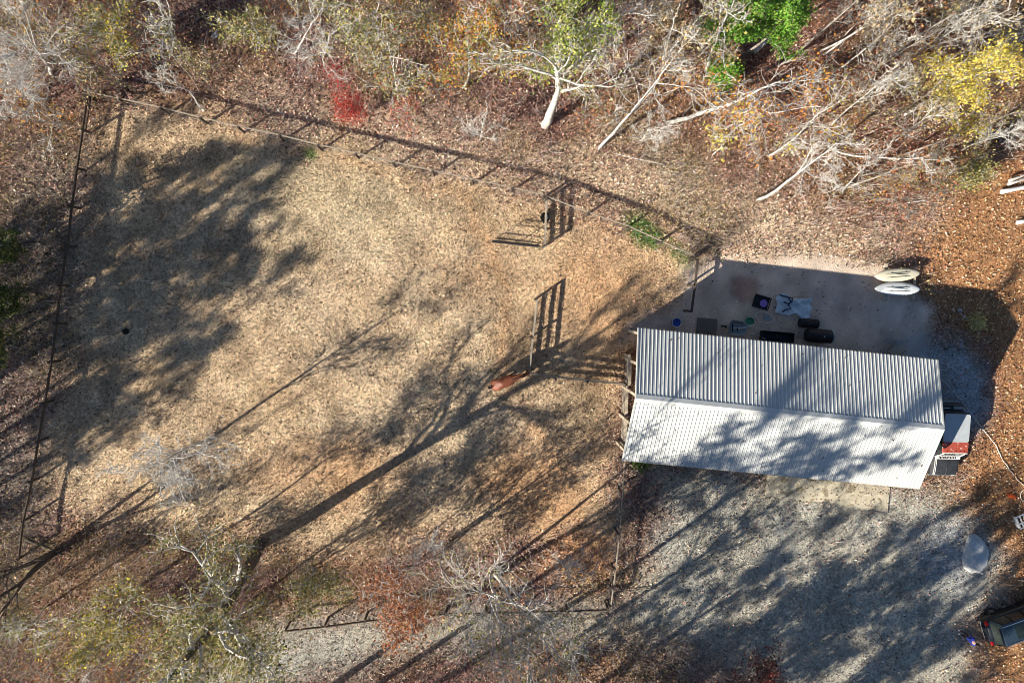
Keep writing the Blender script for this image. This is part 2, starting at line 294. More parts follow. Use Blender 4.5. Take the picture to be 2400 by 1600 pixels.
# ------------------------------------------------------------------ trees
def unit(v): return v/np.maximum(np.linalg.norm(v, axis=-1, keepdims=True), 1e-9)
def curves(st, dr, ln, npt, wig, up, r):
    B = len(st); P = np.zeros((B, npt, 3)); P[:, 0] = st; d = unit(dr.copy()); step = ln/(npt-1)
    for i in range(1, npt):
        d = unit(d+r.normal(0, wig, (B, 3))+np.array([0, 0, up])); P[:, i] = P[:, i-1]+d*step[:, None]
    return P
def tubes(P, R0, R1, k):
    B, nn, _ = P.shape; d = unit(P[:, -1]-P[:, 0]); h = np.where(np.abs(d[:, 2:3]) < .8, np.array([[0, 0, 1.]]), np.array([[1., 0, 0]]))
    u = unit(np.cross(h, d)); v = np.cross(d, u); t = np.linspace(0, 1, nn); R = R0[:, None]*(1-t)+R1[:, None]*t
    an = np.arange(k)*2*math.pi/k
    ring = np.cos(an)[None, :, None]*u[:, None]+np.sin(an)[None, :, None]*v[:, None]
    V = P[:, :, None]+ring[:, None]*R[:, :, None, None]
    base = (np.arange(B)*nn*k)[:, None, None]; i = np.arange(nn-1)[None, :, None]*k; j = np.arange(k)[None, None]; j2 = (j+1) % k
    Fc = np.stack([base+i+j, base+i+j2, base+i+k+j2, base+i+k+j], -1).reshape(-1, 4)
    return V.reshape(-1, 3), Fc
def pick(P, n_, lo, r):                            # n_ child starts on each parent curve
    B, k, _ = P.shape; t = (lo+(1-lo)*(np.arange(n_)[None]+r.uniform(.1, .9, (B, n_)))/n_)*(k-1); t = np.clip(t, 0, k-1.001)
    i = np.floor(t).astype(int); f = (t-i)[..., None]; b = np.arange(B)[:, None]
    S = P[b, i]*(1-f)+P[b, i+1]*f; D = unit(P[b, i+1]-P[b, i]); return S.reshape(-1, 3), D.reshape(-1, 3), (t/(k-1)).reshape(-1)
def fork(D, lo, hi, r):
    a = unit(np.cross(D, r.normal(size=D.shape))); t = np.radians(r.uniform(lo, hi, len(D)))[:, None]; return unit(D*np.cos(t)+a*np.sin(t))
def tree(label, base, top, h, R, seed, r0=.16, n1=9, n2=7, n3=6, bark='bark', leaves=0, lcol=((.42, .38, .06),), lsz=(.11, .20), name='bare_tree', cat='tree', f0=.35, up=.03, minr=.013, stems=1, tbark=None, group=None, lspread=.25, n4=0, wig=.16):
    r0 *= .8 if bark == 'bark' and r0 < .3 else 1; n3 += 1
    r = np.random.default_rng(seed); b = at(*base); t = at(*top, h) if top is not None else b+np.array([0, 0, h]); ax = t-b
    o = thing(name, label, cat, b, 0, group)
    st = r.normal(0, .15 if stems > 1 else 0, (stems, 3)); st[:, 2] = -.05; dr = np.tile(ax, (stems, 1))+r.normal(0, .18*h if stems > 1 else 0, (stems, 3)); dr[:, 2] = np.abs(dr[:, 2])
    ln = np.linalg.norm(dr, axis=1); P0 = curves(st, dr, ln, 9, .05 if stems == 1 else .09, 0, r)
    if stems == 1: P0 += ((ax-[0, 0, 0])-P0[0, -1])[None, None]*np.linspace(0, 1, 9)[None, :, None]
    V, Fc = tubes(P0, np.full(stems, r0), np.full(stems, r0*.22), 7); fast('trunk', V, Fc, M[tbark or bark], o, smooth=True)
    S, D, tt = pick(P0, n1, f0, r); az = r.uniform(0, 2*math.pi, len(S)); el = np.radians(r.uniform(5, 55, len(S)))
    d1 = unit(np.stack([np.cos(az)*np.cos(el), np.sin(az)*np.cos(el), np.sin(el)], -1)+D*.35); l1 = R*r.uniform(.65, 1.15, len(S))*(1-.35*(tt-f0))
    P1 = curves(S, d1, l1, 8, wig, up, r); ra = np.maximum(r0*.5*(1-.6*tt), minr*1.6); V1, F1 = tubes(P1, ra, np.full(len(S), minr), 5)
    S, D, tt = pick(P1, n2, .2, r); l2 = np.repeat(l1, n2)*r.uniform(.3, .6, len(S))*(1-.4*tt); P2 = curves(S, fork(D, 25, 65, r), l2, 6, wig*1.2, up, r)
    V2, F2 = tubes(P2, np.maximum(np.repeat(ra, n2)*.42, minr*1.2), np.full(len(S), minr*.8), 3)
    S, D, tt = pick(P2, n3, .2, r); l3 = np.repeat(l2, n3)*r.uniform(.3, .65, len(S)); P3 = curves(S, fork(D, 25, 70, r), l3, 4, wig*1.3, up, r)
    V3, F3 = tubes(P3, np.full(len(S), minr), np.full(len(S), minr*.6), 3)
    quads = [(V1, F1), (V2, F2), (V3, F3)]; Pl = P3
    if n4:
        S, D, tt = pick(P3, n4, .3, r); P4 = curves(S, fork(D, 25, 70, r), np.repeat(l3, n4)*.55, 3, .2, up, r); quads.append(tubes(P4, np.full(len(S), minr*.75), np.full(len(S), minr*.5), 3)); Pl = P4
    VV = []; FF = []; off = 0
    for v, f in quads: VV.append(v); FF.append(f+off); off += len(v)
    fast('branches', np.concatenate(VV), np.concatenate(FF), M[bark], o, kind='stuff')
    if leaves:
        q = Pl.reshape(-1, 3); q = q[r.integers(0, len(q), leaves)]+r.normal(0, lspread, (leaves, 3)); lc = np.array(lcol)[r.integers(0, len(lcol), leaves)]
        flakes(q[:, 0], q[:, 1], q[:, 2], vary(lc, r, .6, 1.5), r, lsz, 70, 'foliage', M['leaf'], o)
    return o
YG = ((.36, .33, .09), (.24, .26, .07), (.44, .38, .17), (.16, .16, .06), (.38, .27, .11), (.30, .27, .14)); YEL = ((.68, .52, .06), (.60, .48, .10), (.72, .60, .22), (.42, .38, .08)); RED = ((.50, .04, .035), (.60, .09, .07), (.34, .04, .03), (.45, .12, .08))
RUST = ((.40, .14, .06), (.32, .12, .07), (.50, .24, .10), (.28, .15, .09)); ORG = ((.62, .26, .04), (.55, .34, .06), (.40, .16, .05)); GRN = ((.14, .34, .03), (.20, .40, .05), (.09, .22, .03), (.26, .38, .07)); DG = ((.05, .08, .025), (.09, .12, .03), (.16, .18, .05)); TAN = ((.42, .33, .2), (.34, .26, .15), (.5, .38, .2))
# wood behind the pasture
tree('largest white-limbed bare oak above the fence gate', (1277, 292), (1300, 150), 10, 4.6, 11, r0=.30, n1=9, n2=7, n3=7, leaves=1500, lcol=YG, f0=.55, wig=.22, minr=.016)
tree('pale bare tree leaning up and right from just above fence corner', (1403, 348), (1560, 160), 9, 3.6, 12, r0=.13, n1=8, n2=6, n3=6, f0=.4, wig=.14)
tree('leaning white tree with forked crown and a few gold leaves', (1565, 288), (1830, 190), 11, 4.4, 13, r0=.19, n1=9, n2=7, n3=6, leaves=1100, lcol=ORG, f0=.5, wig=.2)
tree('straight slanted white tree with dense twigs left of the yard', (1775, 468), (1960, 335), 8, 2.8, 14, r0=.14, n1=10, n2=6, n3=6, f0=.35)
tree('slender pale tree slanting across the right woods', (1950, 292), (2090, 175), 8, 2.2, 15, r0=.09, n1=7, n2=5, n3=5, f0=.5)
tree('small slanted white tree beneath the forked gold-leaved tree', (1802, 366), (1930, 250), 7, 3.0, 16, r0=.10, n1=9, n2=6, n3=6, f0=.3, leaves=300, lcol=YEL)
tree('short bare tree with yellow leaves below the forked tree', (1672, 362), (1740, 290), 5, 2.0, 17, r0=.07, n1=7, n2=5, n3=5, leaves=500, lcol=YEL)
tree('small crooked white tree near the top of the yard', (1975, 452), (2040, 380), 5, 1.8, 18, r0=.08, n1=6, n2=5, n3=4)
tree('fan-shaped bare twiggy tree at the right edge', (2255, 352), (2365, 318), 5, 2.0, 19, r0=.08, n1=12, n2=6, n3=4, f0=.6, up=.08, wig=.08)
tree('large yellow-leaved tree at the right edge', (2120, 270), (2345, 165), 9, 2.6, 20, r0=.14, n1=10, n2=7, n3=6, leaves=6500, lcol=YEL, lsz=(.1, .18), name='yellow_tree')
tree('pale bare tree in the top right corner', (2180, 110), (2370, 20), 9, 2.6, 21, r0=.11, n1=9, n2=6, n3=5, leaves=500, lcol=TAN)
tree('thin white tree hanging at top right of the woods', (2190, 95), (2240, 30), 8, 2.2, 22, r0=.08, n1=7, n2=5, n3=5)
tree('bare tree with tan leaves above the slanted trees', (1950, 172), (2090, 60), 9, 3.2, 23, r0=.10, n1=9, n2=6, n3=6, leaves=1800, lcol=TAN)
tree('white birch-like trunk left of the green pines', (1655, 168), (1705, 20), 11, 2.6, 24, r0=.14, n1=8, n2=5, n3=5, leaves=500, lcol=YG)
tree('bare tree arching left of the white birch-like trunk', (1560, 170), (1580, 40), 10, 3.2, 25, r0=.11, n1=9, n2=6, n3=6, leaves=1300, lcol=TAN)
tree('bright green pine nearer the top centre', (1640, 130), (1760, 25), 8, 1.7, 26, r0=.10, bark='greybark', n1=22, n2=6, n3=4, leaves=8000, lcol=GRN, lsz=(.1, .2), name='pine_tree', f0=.4, lspread=.12)
tree('bright green pine on the right of its twin', (1740, 130), (1862, 22), 8, 1.7, 27, r0=.10, bark='greybark', n1=22, n2=6, n3=4, leaves=8000, lcol=GRN, lsz=(.1, .2), name='pine_tree', f0=.4, lspread=.12)
tree('low bright green shrub alone in the woods', (1690, 175), (1694, 165), 1.6, 1.0, 28, r0=.04, bark='greybark', n1=14, n2=5, n3=4, leaves=5200, lcol=GRN, name='green_shrub', cat='shrub', f0=.1)
tree('olive green shrub near the stacked white logs', (2255, 415), (2275, 400), 2.5, 1.6, 29, r0=.05, n1=12, n2=5, n3=4, leaves=2200, lcol=YG, name='olive_shrub', cat='shrub', f0=.1)
tree('tall greenish bare tree above the big oak', (1285, 165), (1330, 30), 11, 3.2, 30, r0=.15, n1=10, n2=7, n3=6, leaves=3800, lcol=((.20, .30, .05), (.30, .36, .07), (.4, .4, .1)))
tree('bare tree with orange leaves left of the big oak', (1085, 205), (1095, 90), 8, 3.3, 31, r0=.12, n1=9, n2=7, n3=6, leaves=3000, lcol=ORG+YG[:2])
tree('pale tangled tree behind the red bushes', (935, 235), (915, 130), 7, 3.2, 32, r0=.12, n1=10, n2=7, n3=6, leaves=1600, lcol=YG+RUST[:1])
tree('bare tree at the top left of the orange tree', (900, 120), (880, 20), 9, 3.2, 33, r0=.12, n1=9, n2=7, n3=6, leaves=2000, lcol=YG)
tree('thin pale bare tree left of the red bushes', (690, 125), (740, 40), 8, 2.6, 34, r0=.09, n1=9, n2=6, n3=5)
tree('low pale bare tree beside the brightest red bush', (770, 175), (745, 120), 5, 2.2, 35, r0=.07, n1=9, n2=6, n3=5)
tree('brightest red bush touching the fence shadow', (835, 292), (815, 245), 2.6, 1.25, 36, r0=.04, n1=10, n2=6, n3=5, leaves=3600, lcol=RED, lsz=(.06, .11), name='red_bush', cat='bush', f0=.15, bark='greybark')
tree('slim red bush just above the brightest one', (795, 215), (775, 165), 2.6, 1.0, 37, r0=.04, n1=9, n2=5, n3=4, leaves=900, lcol=RED, lsz=(.06, .11), name='red_bush', cat='bush', f0=.15, bark='greybark')
tree('smaller red bush right of the brightest one', (950, 282), (945, 262), 1.8, 1.3, 38, r0=.04, n1=9, n2=5, n3=4, leaves=1000, lcol=RED, lsz=(.06, .11), name='red_bush', cat='bush', f0=.15, bark='greybark')
tree('dense white bare tree in the top left corner', (118, 172), (55, 85), 8, 4.2, 39, r0=.15, n1=13, n2=8, n3=7, f0=.3, wig=.14)
tree('white bare tree drooping at left edge below corner tree', (95, 240), (20, 190), 6, 2.8, 40, r0=.10, n1=10, n2=7, n3=6)
tree('yellow-green leafy tree at the top left', (290, 135), (268, 55), 7, 2.3, 41, r0=.10, n1=9, n2=6, n3=6, leaves=2600, lcol=YG+YEL[:1])
tree('bare white tree between the yellow-green tree and top edge', (400, 95), (395, 10), 9, 2.8, 42, r0=.10, n1=9, n2=6, n3=6, leaves=500, lcol=YG)
tree('sparse green-tipped tree at the top left centre', (590, 110), (585, 50), 6, 2.2, 43, r0=.08, n1=9, n2=6, n3=5, leaves=1700, lcol=YG)
tree('brown-leaved tree at the top edge left of centre', (1180, 90), (1170, 10), 9, 3.0, 44, r0=.11, n1=9, n2=6, n3=6, leaves=1500, lcol=RUST+TAN)
tree('bare tree at the top edge right of centre', (1440, 110), (1450, 10), 10, 3.2, 45, r0=.12, n1=9, n2=7, n3=6, leaves=900, lcol=TAN)
tree('low bare tree bending over the fence corner', (1125, 330), (1130, 310), 3, 1.9, 46, r0=.05, n1=9, n2=6, n3=4)
tree('low bare tree between the oak and the leaning tree', (1500, 330), (1520, 300), 4, 2.0, 47, r0=.06, n1=9, n2=6, n3=5)
tree('bare grey tree right of the straight slanted tree', (2100, 330), (2180, 270), 6, 2.0, 48, r0=.06, n1=8, n2=5, n3=5, leaves=300, lcol=TAN)
# left edge and near side
tree('dark evergreen at the left edge, upper of three', (25, 590), (-35, 600), 6, 1.6, 50, r0=.10, bark='greybark', n1=24, n2=6, n3=4, leaves=7000, lcol=DG, lsz=(.1, .2), name='evergreen_tree', f0=.12, lspread=.12)
tree('dark evergreen at the left edge, middle of three', (30, 690), (-30, 710), 6, 1.7, 51, r0=.10, bark='greybark', n1=24, n2=6, n3=4, leaves=7000, lcol=DG, lsz=(.1, .2), name='evergreen_tree', f0=.12, lspread=.12)
tree('dark evergreen at the left edge, lowest of three', (5, 800), (-60, 830), 7, 1.7, 52, r0=.10, bark='greybark', n1=24, n2=6, n3=4, leaves=7000, lcol=DG+YG[:1], lsz=(.1, .2), name='evergreen_tree', f0=.12, lspread=.12)
tree('lone white bare tree standing in the pasture', (490, 1030), (365, 1085), 8.5, 3.4, 53, r0=.12, n1=14, n2=8, n3=7, f0=.3, wig=.22, stems=1, minr=.014)
tree('great oak with thick dark trunk at pasture foot', (607, 1275), (400, 1590), 14, 5.2, 54, r0=.42, bark='bark', n1=16, n2=8, n3=7, leaves=10000, lcol=YG, f0=.36, wig=.2, minr=.016, name='oak_tree', tbark='darkbark')
tree('yellow-green leafy tree at the bottom left', (330, 1370), (200, 1480), 9, 3.3, 55, r0=.14, n1=10, n2=7, n3=6, leaves=4500, lcol=YG+YEL[:1])
tree('green-leaved tree overhanging the drive at bottom', (575, 1420), (560, 1500), 7, 3.4, 56, r0=.12, n1=12, n2=7, n3=6, leaves=5200, lcol=YG)
tree('wide white bare tree at the bottom centre', (1150, 1345), (1210, 1500), 10, 4.6, 57, r0=.16, n1=13, n2=8, n3=7, leaves=2200, lcol=YG, f0=.4, stems=2, wig=.14)
tree('rusty-leaved tree left of the wide white tree', (955, 1330), (925, 1425), 6, 3.0, 58, r0=.10, n1=11, n2=7, n3=6, leaves=4000, lcol=RUST, name='rusty_tree')
tree('small white bare tree reaching toward the orange soil patch', (1350, 1360), (1330, 1330), 4, 2.3, 59, r0=.06, n1=8, n2=6, n3=6, wig=.12)
tree('small twiggy bare tree right of the great oak', (1005, 1250), (1000, 1290), 3.5, 1.7, 60, r0=.06, n1=9, n2=6, n3=6)
tree('slim bare multi-stemmed tree behind the twiggy one', (1055, 1262), None, 9, 1.6, 61, r0=.06, n1=6, n2=4, n3=4, stems=4, bark='greybark')
tree('clump of dark trunks at the pasture corner', (130, 1285), (-60, 1400), 5.5, 2.6, 62, r0=.13, n1=6, n2=6, n3=5, stems=4, bark='darkbark', name='multi_stem_tree', f0=.5)
tree('grey bare tree in the bottom left corner', (110, 1420), (60, 1480), 6, 2.6, 63, r0=.09, n1=10, n2=7, n3=6, leaves=700, lcol=YG)
tree('sparse leafy tree between oak and rusty tree', (730, 1330), (740, 1390), 5, 2.8, 64, r0=.07, n1=10, n2=6, n3=6, leaves=2600, lcol=YG)
tree('low dark red-leaved thicket tree at the bottom right', (1740, 1560), (1760, 1590), 3.5, 2.6, 65, r0=.06, n1=12, n2=7, n3=6, leaves=2600, lcol=((.16, .05, .04), (.3, .07, .05), (.12, .08, .06)), name='thicket', cat='shrub', bark='greybark')
tree('leafy tree at the bottom edge right of centre', (1240, 1570), (1290, 1960), 14, 4.2, 66, r0=.2, n1=11, n2=7, n3=6, leaves=3500, lcol=YG)
tree('small green weed shrub under the barn eave', (1500, 1078), (1500, 1082), .8, .55, 67, r0=.02, n1=10, n2=4, n3=4, leaves=900, lcol=DG+GRN[:1], name='weed', cat='plant', f0=.1)
tree('yellow weed in the shade behind the truck', (2288, 755), (2288, 755), .4, .38, 68, r0=.015, n1=10, n2=4, n3=3, leaves=420, lcol=((.55, .5, .2),), name='weed', cat='plant', f0=.1)
# more bare trees of the wood: each labelled from the nearest landmark tree
LAND = [(o['label'], np.array(o.location)) for o in bpy.data.objects if o.get('category') and o.get('label') and len(o['label'].split()) <= 11 and o.name.split('.')[0] != 'wood']
used = set()
def place_label(pre, p):
    for lb, q in sorted(LAND, key=lambda t: np.hypot(*(t[1]-p)[:2])):
        d = p-q; a = math.degrees(math.atan2(d[1], d[0])) % 360
        dr = ['right of', 'above right of', 'above', 'above left of', 'left of', 'below left of', 'below', 'below right of'][int((a+22.5)//45) % 8]
        t = '%s %s the %s' % (pre, dr, lb)
        if t not in used and len(t.split()) <= 16: used.add(t); return t
rs = np.random.default_rng(5)
def woodspots(n_, box, lowp):
    out = []
    while len(out) < n_:
        px, py = rs.uniform(box[0], box[1]), rs.uniform(box[2], box[3])
        if rs.uniform() < lowp: px, py = rs.uniform(0, 1500), rs.uniform(1360, 1640)
        w_ = at(px, py); _, z_ = zones(np.array([w_[0]]), np.array([w_[1]]))
        if z_['wood'][0] > .9 and z_['rim'][0] < .2: out.append(w_)
    return out
def plant(kinds, spots, pre, smin, smax, lean):
    for i, w_ in enumerate(spots):
        o = kinds[i] if i < len(kinds) else copy_tree(kinds[i % len(kinds)]); o.location = w_; s_ = rs.uniform(smin, smax); o.scale = (s_,)*3; o.rotation_euler = (rs.normal(0, .1)-lean*.7, rs.normal(0, .1)+lean, rs.uniform(0, 6.3)); o['label'] = place_label(pre, w_)
sap = [tree('sapling', (1900, 100), None, 4.5, 1.7, 80+i, r0=.04, n1=9, n2=5, n3=5, name='bare_sapling', group='bare saplings in the wood', f0=.2, minr=.014, bark='bark' if i == 0 else 'greybark', leaves=(0, 500, 700, 350)[i], lcol=(TAN, RUST, YG+TAN, ORG)[i], lsz=(.09, .17)) for i in range(4)]
slim = [tree('slim', (1900, 100), None, 9.5, 1.7, 90+i, r0=.085, n1=11, n2=5, n3=4, name='slim_tree', group='slim trees in the wood', f0=.4, minr=.014, wig=.18, leaves=(0, 500, 0, 700)[i], lcol=(TAN, RUST, TAN, YG+TAN)[i], lsz=(.09, .17), bark='bark' if i < 2 else 'greybark') for i in range(4)]
plant(sap, woodspots(80, (0, 2400, 0, 560), .16), 'bare sapling', .6, 1.35, .15)
plant(slim, woodspots(13, (1650, 2350, 40, 480), 0)+woodspots(5, (700, 1650, -20, 200), 0)+woodspots(3, (0, 600, -20, 150), 0), 'slim bare tree', .75, 1.1, .06)
# tall trees outside the frame whose shade reaches the pasture, the roof and the lot
def shade_kinds(lb, gp): return [tree(lb, (-400, 1900), None, 17, 3.2+.4*i, 120+i, r0=.22, n1=14, n2=7, n3=6, leaves=2300, lcol=YG, lsz=(.16, .32), lspread=.14, group=gp, f0=.42, name='tall_tree', minr=.028) for i in range(3)]
def shade(kinds, items):
    for i, (w_, s_) in enumerate(items):
        o = kinds[i] if i < 3 else copy_tree(kinds[i % 3]); o.location = w_; o.scale = (s_*rs.uniform(.9, 1.1), s_, s_); o.rotation_euler = (0, 0, rs.uniform(0, 6.3))
def under(px, py, s_): t_ = at(px, py); return (t_[0]-SD[0]*17*s_*COT, t_[1]-SD[1]*17*s_*COT, 0)
shade(shade_kinds('tall half-bare tree beyond the left edge of the pasture', 'tall trees left of the pasture'),
      [(under(px, py, s_), s_) for px, py, s_ in ((610, 325, 1), (640, 420, 1.05), (600, 500, .95), (560, 600, 1), (620, 640, 1.1), (540, 740, .95), (430, 600, .9), (450, 860, 1), (330, 350, .9), (360, 480, 1.0))])
shade(shade_kinds('tall half-bare tree below the bottom edge beside the lot', 'tall trees below the parking lot'),
      [(under(px, py, s_), s_) for px, py, s_ in ((2250, 1180, .95), (2300, 1420, 1), (1900, 1440, .9), (2090, 1430, 1), (2420, 1130, 1.05), (2460, 1290, 1), (2180, 1560, 1), (1800, 1470, .9), (2520, 1480, 1), (1700, 1290, .85), (2000, 1225, .85), (1820, 1330, .85), (2160, 1330, .95), (2330, 1250, 1), (2050, 1560, .9), (1880, 1400, .95))]
      + [(tuple(at(1000, 1612)), 1.27), (tuple(at(850, 1625)), 1.2), (tuple(at(700, 1660)), 1.3)])
# ------------------------------------------------------------------ barn
NW, NE, SE, SW = at(1492, 770, 3.8), at(2190, 840, 3.8), at(2160, 1150, 3.8), at(1463, 1075, 3.8); HE, HR = 3.8, 5.2
ba = math.radians(-6.2); bu = np.array([math.cos(ba), math.sin(ba)]); bv = np.array([-bu[1], bu[0]]); bc = (NW+NE+SE+SW)[:2]/4; BL, BW = 18.15, 7.85
barn = thing('barn', 'long barn with white ribbed metal gable roof', 'barn', (*bc, 0), ba)
def ribpanel(wd, ln, rise):                       # ribs run down the slope; x across, y down slope
    m_ = MB(); xs = []; nr = 4; p = wd/nr
    for i in range(nr):
        a = i*p; xs += [(a, .0), (a+.012, .0), (a+.03, .038), (a+.055, .038), (a+.073, 0.0), (a+.125, 0.0), (a+.132, .006), (a+.145, .006), (a+.152, 0)]
    xs += [(wd, .0)]
    pr = [(a, 0.0, z_) for a, z_ in xs]+[(a, 0.0, z_-.012) for a, z_ in xs[::-1]]
    m_.loft([pr, [(a, -ln, z_-rise) for a, _, z_ in pr]]); return m_
NP = 20; pw = BL/NP; half = BW/2; proto = None
for side in (0, 1):
    for i in range(NP):
        if proto is None:
            proto = ribpanel(pw, half, HR-HE).build('roof_panel', 'roof', barn); o = proto
        else:
            o = proto.copy(); COL.objects.link(o); o.parent = barn
        if side == 0: o.location = (-BL/2+i*pw, 0, HR)
        else: o.location = (-BL/2+(i+1)*pw, 0, HR); o.rotation_euler = (0, 0, math.pi)
cap = MB(); sl_ = (HR-HE)/half
cap.loft([[(x_, -.24, HR-.24*sl_+.045), (x_, 0, HR+.06), (x_, .24, HR-.24*sl_+.045), (x_, .24, HR-.24*sl_+.035), (x_, 0, HR+.045), (x_, -.24, HR-.24*sl_+.035)] for x_ in (-BL/2-.02, BL/2+.02)])
cap.build('ridge_cap', 'roof', barn)
for s_ in (-1, 1):
    m_ = MB()
    for t_ in (-1, 1): m_.loft([[(s_*(BL/2+.012)+d, 0, HR+e) for d, e in ((-.03, .05), (.03, .05), (.03, -.12), (-.03, -.12))], [(s_*(BL/2+.012)+d, t_*(half), HE+e) for d, e in ((-.03, .05), (.03, .05), (.03, -.12), (-.03, -.12))]])
    m_.build('rake_trim', 'roof', barn)
lu = rs.uniform(-BL/2+.2, BL/2-.2, 46); lv = rs.uniform(-half+.1, half-.1, 46); lz = HR-np.abs(lv)*sl_+.05; ca_, sa_ = math.cos(ba), math.sin(ba)
tag(flakes(bc[0]+lu*ca_-lv*sa_, bc[1]+lu*sa_+lv*ca_, lz, np.tile([.10, .055, .03], (46, 1)), RNG, (.07, .15), 20, 'fallen_leaves', M['clutter']), 'brown leaves caught on the barn roof', 'leaves')
il, iw = BL/2-.35, half-.35; zt = HE+.02
MB().box((0, iw, zt/2), (2*il, .08, zt)).build('wall', 'wall', barn)
MB().box((1.5, -iw, zt/2), (2*il-3, .08, zt)).build('wall', 'wall', barn)
MB().add([(il, -iw, 0), (il, iw, 0), (il, iw, zt), (il, 0, HR-.1), (il, -iw, zt), (il+.08, -iw, 0), (il+.08, iw, 0), (il+.08, iw, zt), (il+.08, 0, HR-.1), (il+.08, -iw, zt)], [(0, 1, 2, 3, 4), (9, 8, 7, 6, 5), (0, 5, 6, 1), (1, 6, 7, 2), (2, 7, 8, 3), (3, 8, 9, 4), (4, 9, 5, 0)]).build('wall', 'wall', barn)
for k in range(5): MB().box((-il, -iw+k*iw/2, zt/2+(HR-HE)*(.35 if k == 2 else .15)*0), (.16, .16, zt)).build('post', 'lightwood', barn)
for k, yy in enumerate((-iw*.72, -iw*.25, iw*.25, iw*.72)):
    MB().box((-il+2.6, yy, 1.2), (.06, iw*.4, 2.4)).build('stall_wall', 'wall', barn)
for yy in (-half-.02, half+.02): MB().box((0, yy, HE-.09), (BL, .03, .14)).build('fascia', 'lightwood', barn)
for k in range(2):
    d_ = MB(); d_.box((3.2+k*1.5, -iw-.08, 1.3), (1.45, .05, 2.6)); d_.build('door', 'whitepaint', barn)
# low board partition along the open west end
pa_, pb_ = at(1475, 834, 1.3), at(1463, 1052, 1.3)
st_ = thing('stall_partition', 'weathered board partition along the open end of the barn', 'fence', (*pa_[:2], 0)); L_ = pb_-pa_
for k in range(4):
    q = L_*k/3; MB().box((q[0], q[1], .68), (.14, .14, 1.36)).build('post', 'lightwood', st_)
for k in range(3):
    a, b = L_*k/3, L_*(k+1)/3; dx = (.05, -.05, .0)[k]
    for z_ in (.35, .75): MB().beam((a[0]+dx, a[1]-.1, z_), (b[0]+dx, b[1]+.1, z_), .04, .18).build('board', 'railwood', st_)
    MB().beam((a[0]+dx, a[1]-.08, 1.3), (b[0]+dx+.06, b[1]+.08, 1.3), .2, .05).build('board', 'lightwood', st_)
# concrete apron
q = [at(1798, 1098), at(2086, 1125), at(2079, 1197), at(1794, 1158)]
ap = MB(); N_ = 26
top_ = [q[0]+(q[1]-q[0])*i/N_ for i in range(N_+1)]; bot_ = [q[3]+(q[2]-q[3])*i/N_+np.array([0, (vnoise(np.array([i*.7]), np.array([3.]))[0]-.5)*.28, 0]) for i in range(N_+1)]
for i in range(N_):
    a, b, c_, d_ = top_[i]+[0, .0, 0], top_[i+1]+[0, 0, 0], bot_[i+1], bot_[i]
    ap.add([(p[0], p[1], z_) for z_ in (-.02, .07) for p in (a, b, c_, d_)], [(4, 5, 6, 7), (3, 2, 6, 7), (0, 1, 5, 4)]+([(0, 3, 7, 4)] if i == 0 else [])+([(1, 2, 6, 5)] if i == N_-1 else []))
tag(ap.build('concrete_apron', 'concrete'), kind='structure')
x, y = [], []
for i in range(70):
    s_, t_ = rs.uniform(.3, 1), rs.uniform(.15, .95); p = (q[0]*(1-s_)+q[1]*s_)*(1-t_)+(q[3]*(1-s_)+q[2]*s_)*t_; x.append(p[0]); y.append(p[1])
tag(flakes(np.array(x), np.array(y), np.full(70, .09), np.tile([.06, .035, .02], (70, 1)), RNG, (.07, .14), 12, 'fallen_leaves', M['clutter']), 'dark leaves scattered on the concrete apron', 'leaves')
# ------------------------------------------------------------------ fences
FH = 1.1
def fence(name, label, pts, rails=(FH-.07,), wires=(.25, .5, .75), wood='railwood', pr=.075, brace=(), rh=.18, rw=.05):
    P = [at(*p) for p in pts]; o0 = P[0]; f = thing(name, label, 'fence', o0)
    post = None
    for i, p in enumerate(P):
        d = p-o0
        if post is None: post = MB().tube([(0, 0, -.1), (.01, 0, .6), (0, .01, FH+.06)], [pr*1.1, pr, pr*.95], 8).build('post', 'postwood', f); k = post
        else: k = post.copy(); COL.objects.link(k); k.parent = f
        k.location = d; k.rotation_euler = (rs.normal(0, .015), rs.normal(0, .015), rs.uniform(0, 6))
    for i in range(len(P)-1):
        a, b = P[i]-o0, P[i+1]-o0; dv = (b-a)/np.linalg.norm(b-a); nrm = np.array([-dv[1], dv[0], 0])*(pr+rw/2)
        for z_ in rails: MB().beam(a+nrm-dv*.06+[0, 0, z_+rs.normal(0, .008)], b+nrm+dv*.06+[0, 0, z_+rs.normal(0, .008)], rw, rh).build('rail', wood, f)
        if i in brace: MB().beam(a+[0, 0, .55], b+[0, 0, .6], .07, .09).build('brace', 'postwood', f)
    for z_ in wires:
        m_ = MB(); m_.tube([p-o0+[.0, 0, z_] for p in P], .006, 3); m_.build('wire', 'steel', f)
    return f
fence('rail_fence', 'long single-rail fence along the wood edge of the pasture', [(225, 231), (301, 246), (396, 267), (486, 289), (573, 310), (665, 329), (754, 351), (841, 370), (927, 391), (1017, 410), (1108, 430), (1198, 449), (1270, 466)], brace=(0,))
fence('rail_fence', 'dark-railed fence down the left side of the pasture', [(224, 236), (213, 312), (200, 400), (188, 488), (178, 578), (163, 669), (153, 757), (141, 845), (126, 938), (111, 1025), (96, 1118), (76, 1208), (66, 1295)], wood='postwood', brace=(0,))
fence('rail_fence', 'short curved fence between the wood and the barn yard', [(1278, 470), (1372, 506), (1463, 537), (1538, 571), (1616, 606)])
fence('board_fence', 'three-board fence section beside the open tube gate', [(1275, 472), (1270, 580)], rails=(.3, .68, 1.04), wires=(), wood='railwood')
fence('board_fence', 'three-board fence running down to the horse', [(1253, 702), (1243, 790), (1235, 870)], rails=(.3, .68, 1.04), wires=(), wood='railwood')
fence('board_fence', 'three-board fence between the horse corner and barn', [(1236, 874), (1298, 883), (1370, 891), (1458, 900)], rails=(.3, .68, 1.04), wires=(), wood='railwood')
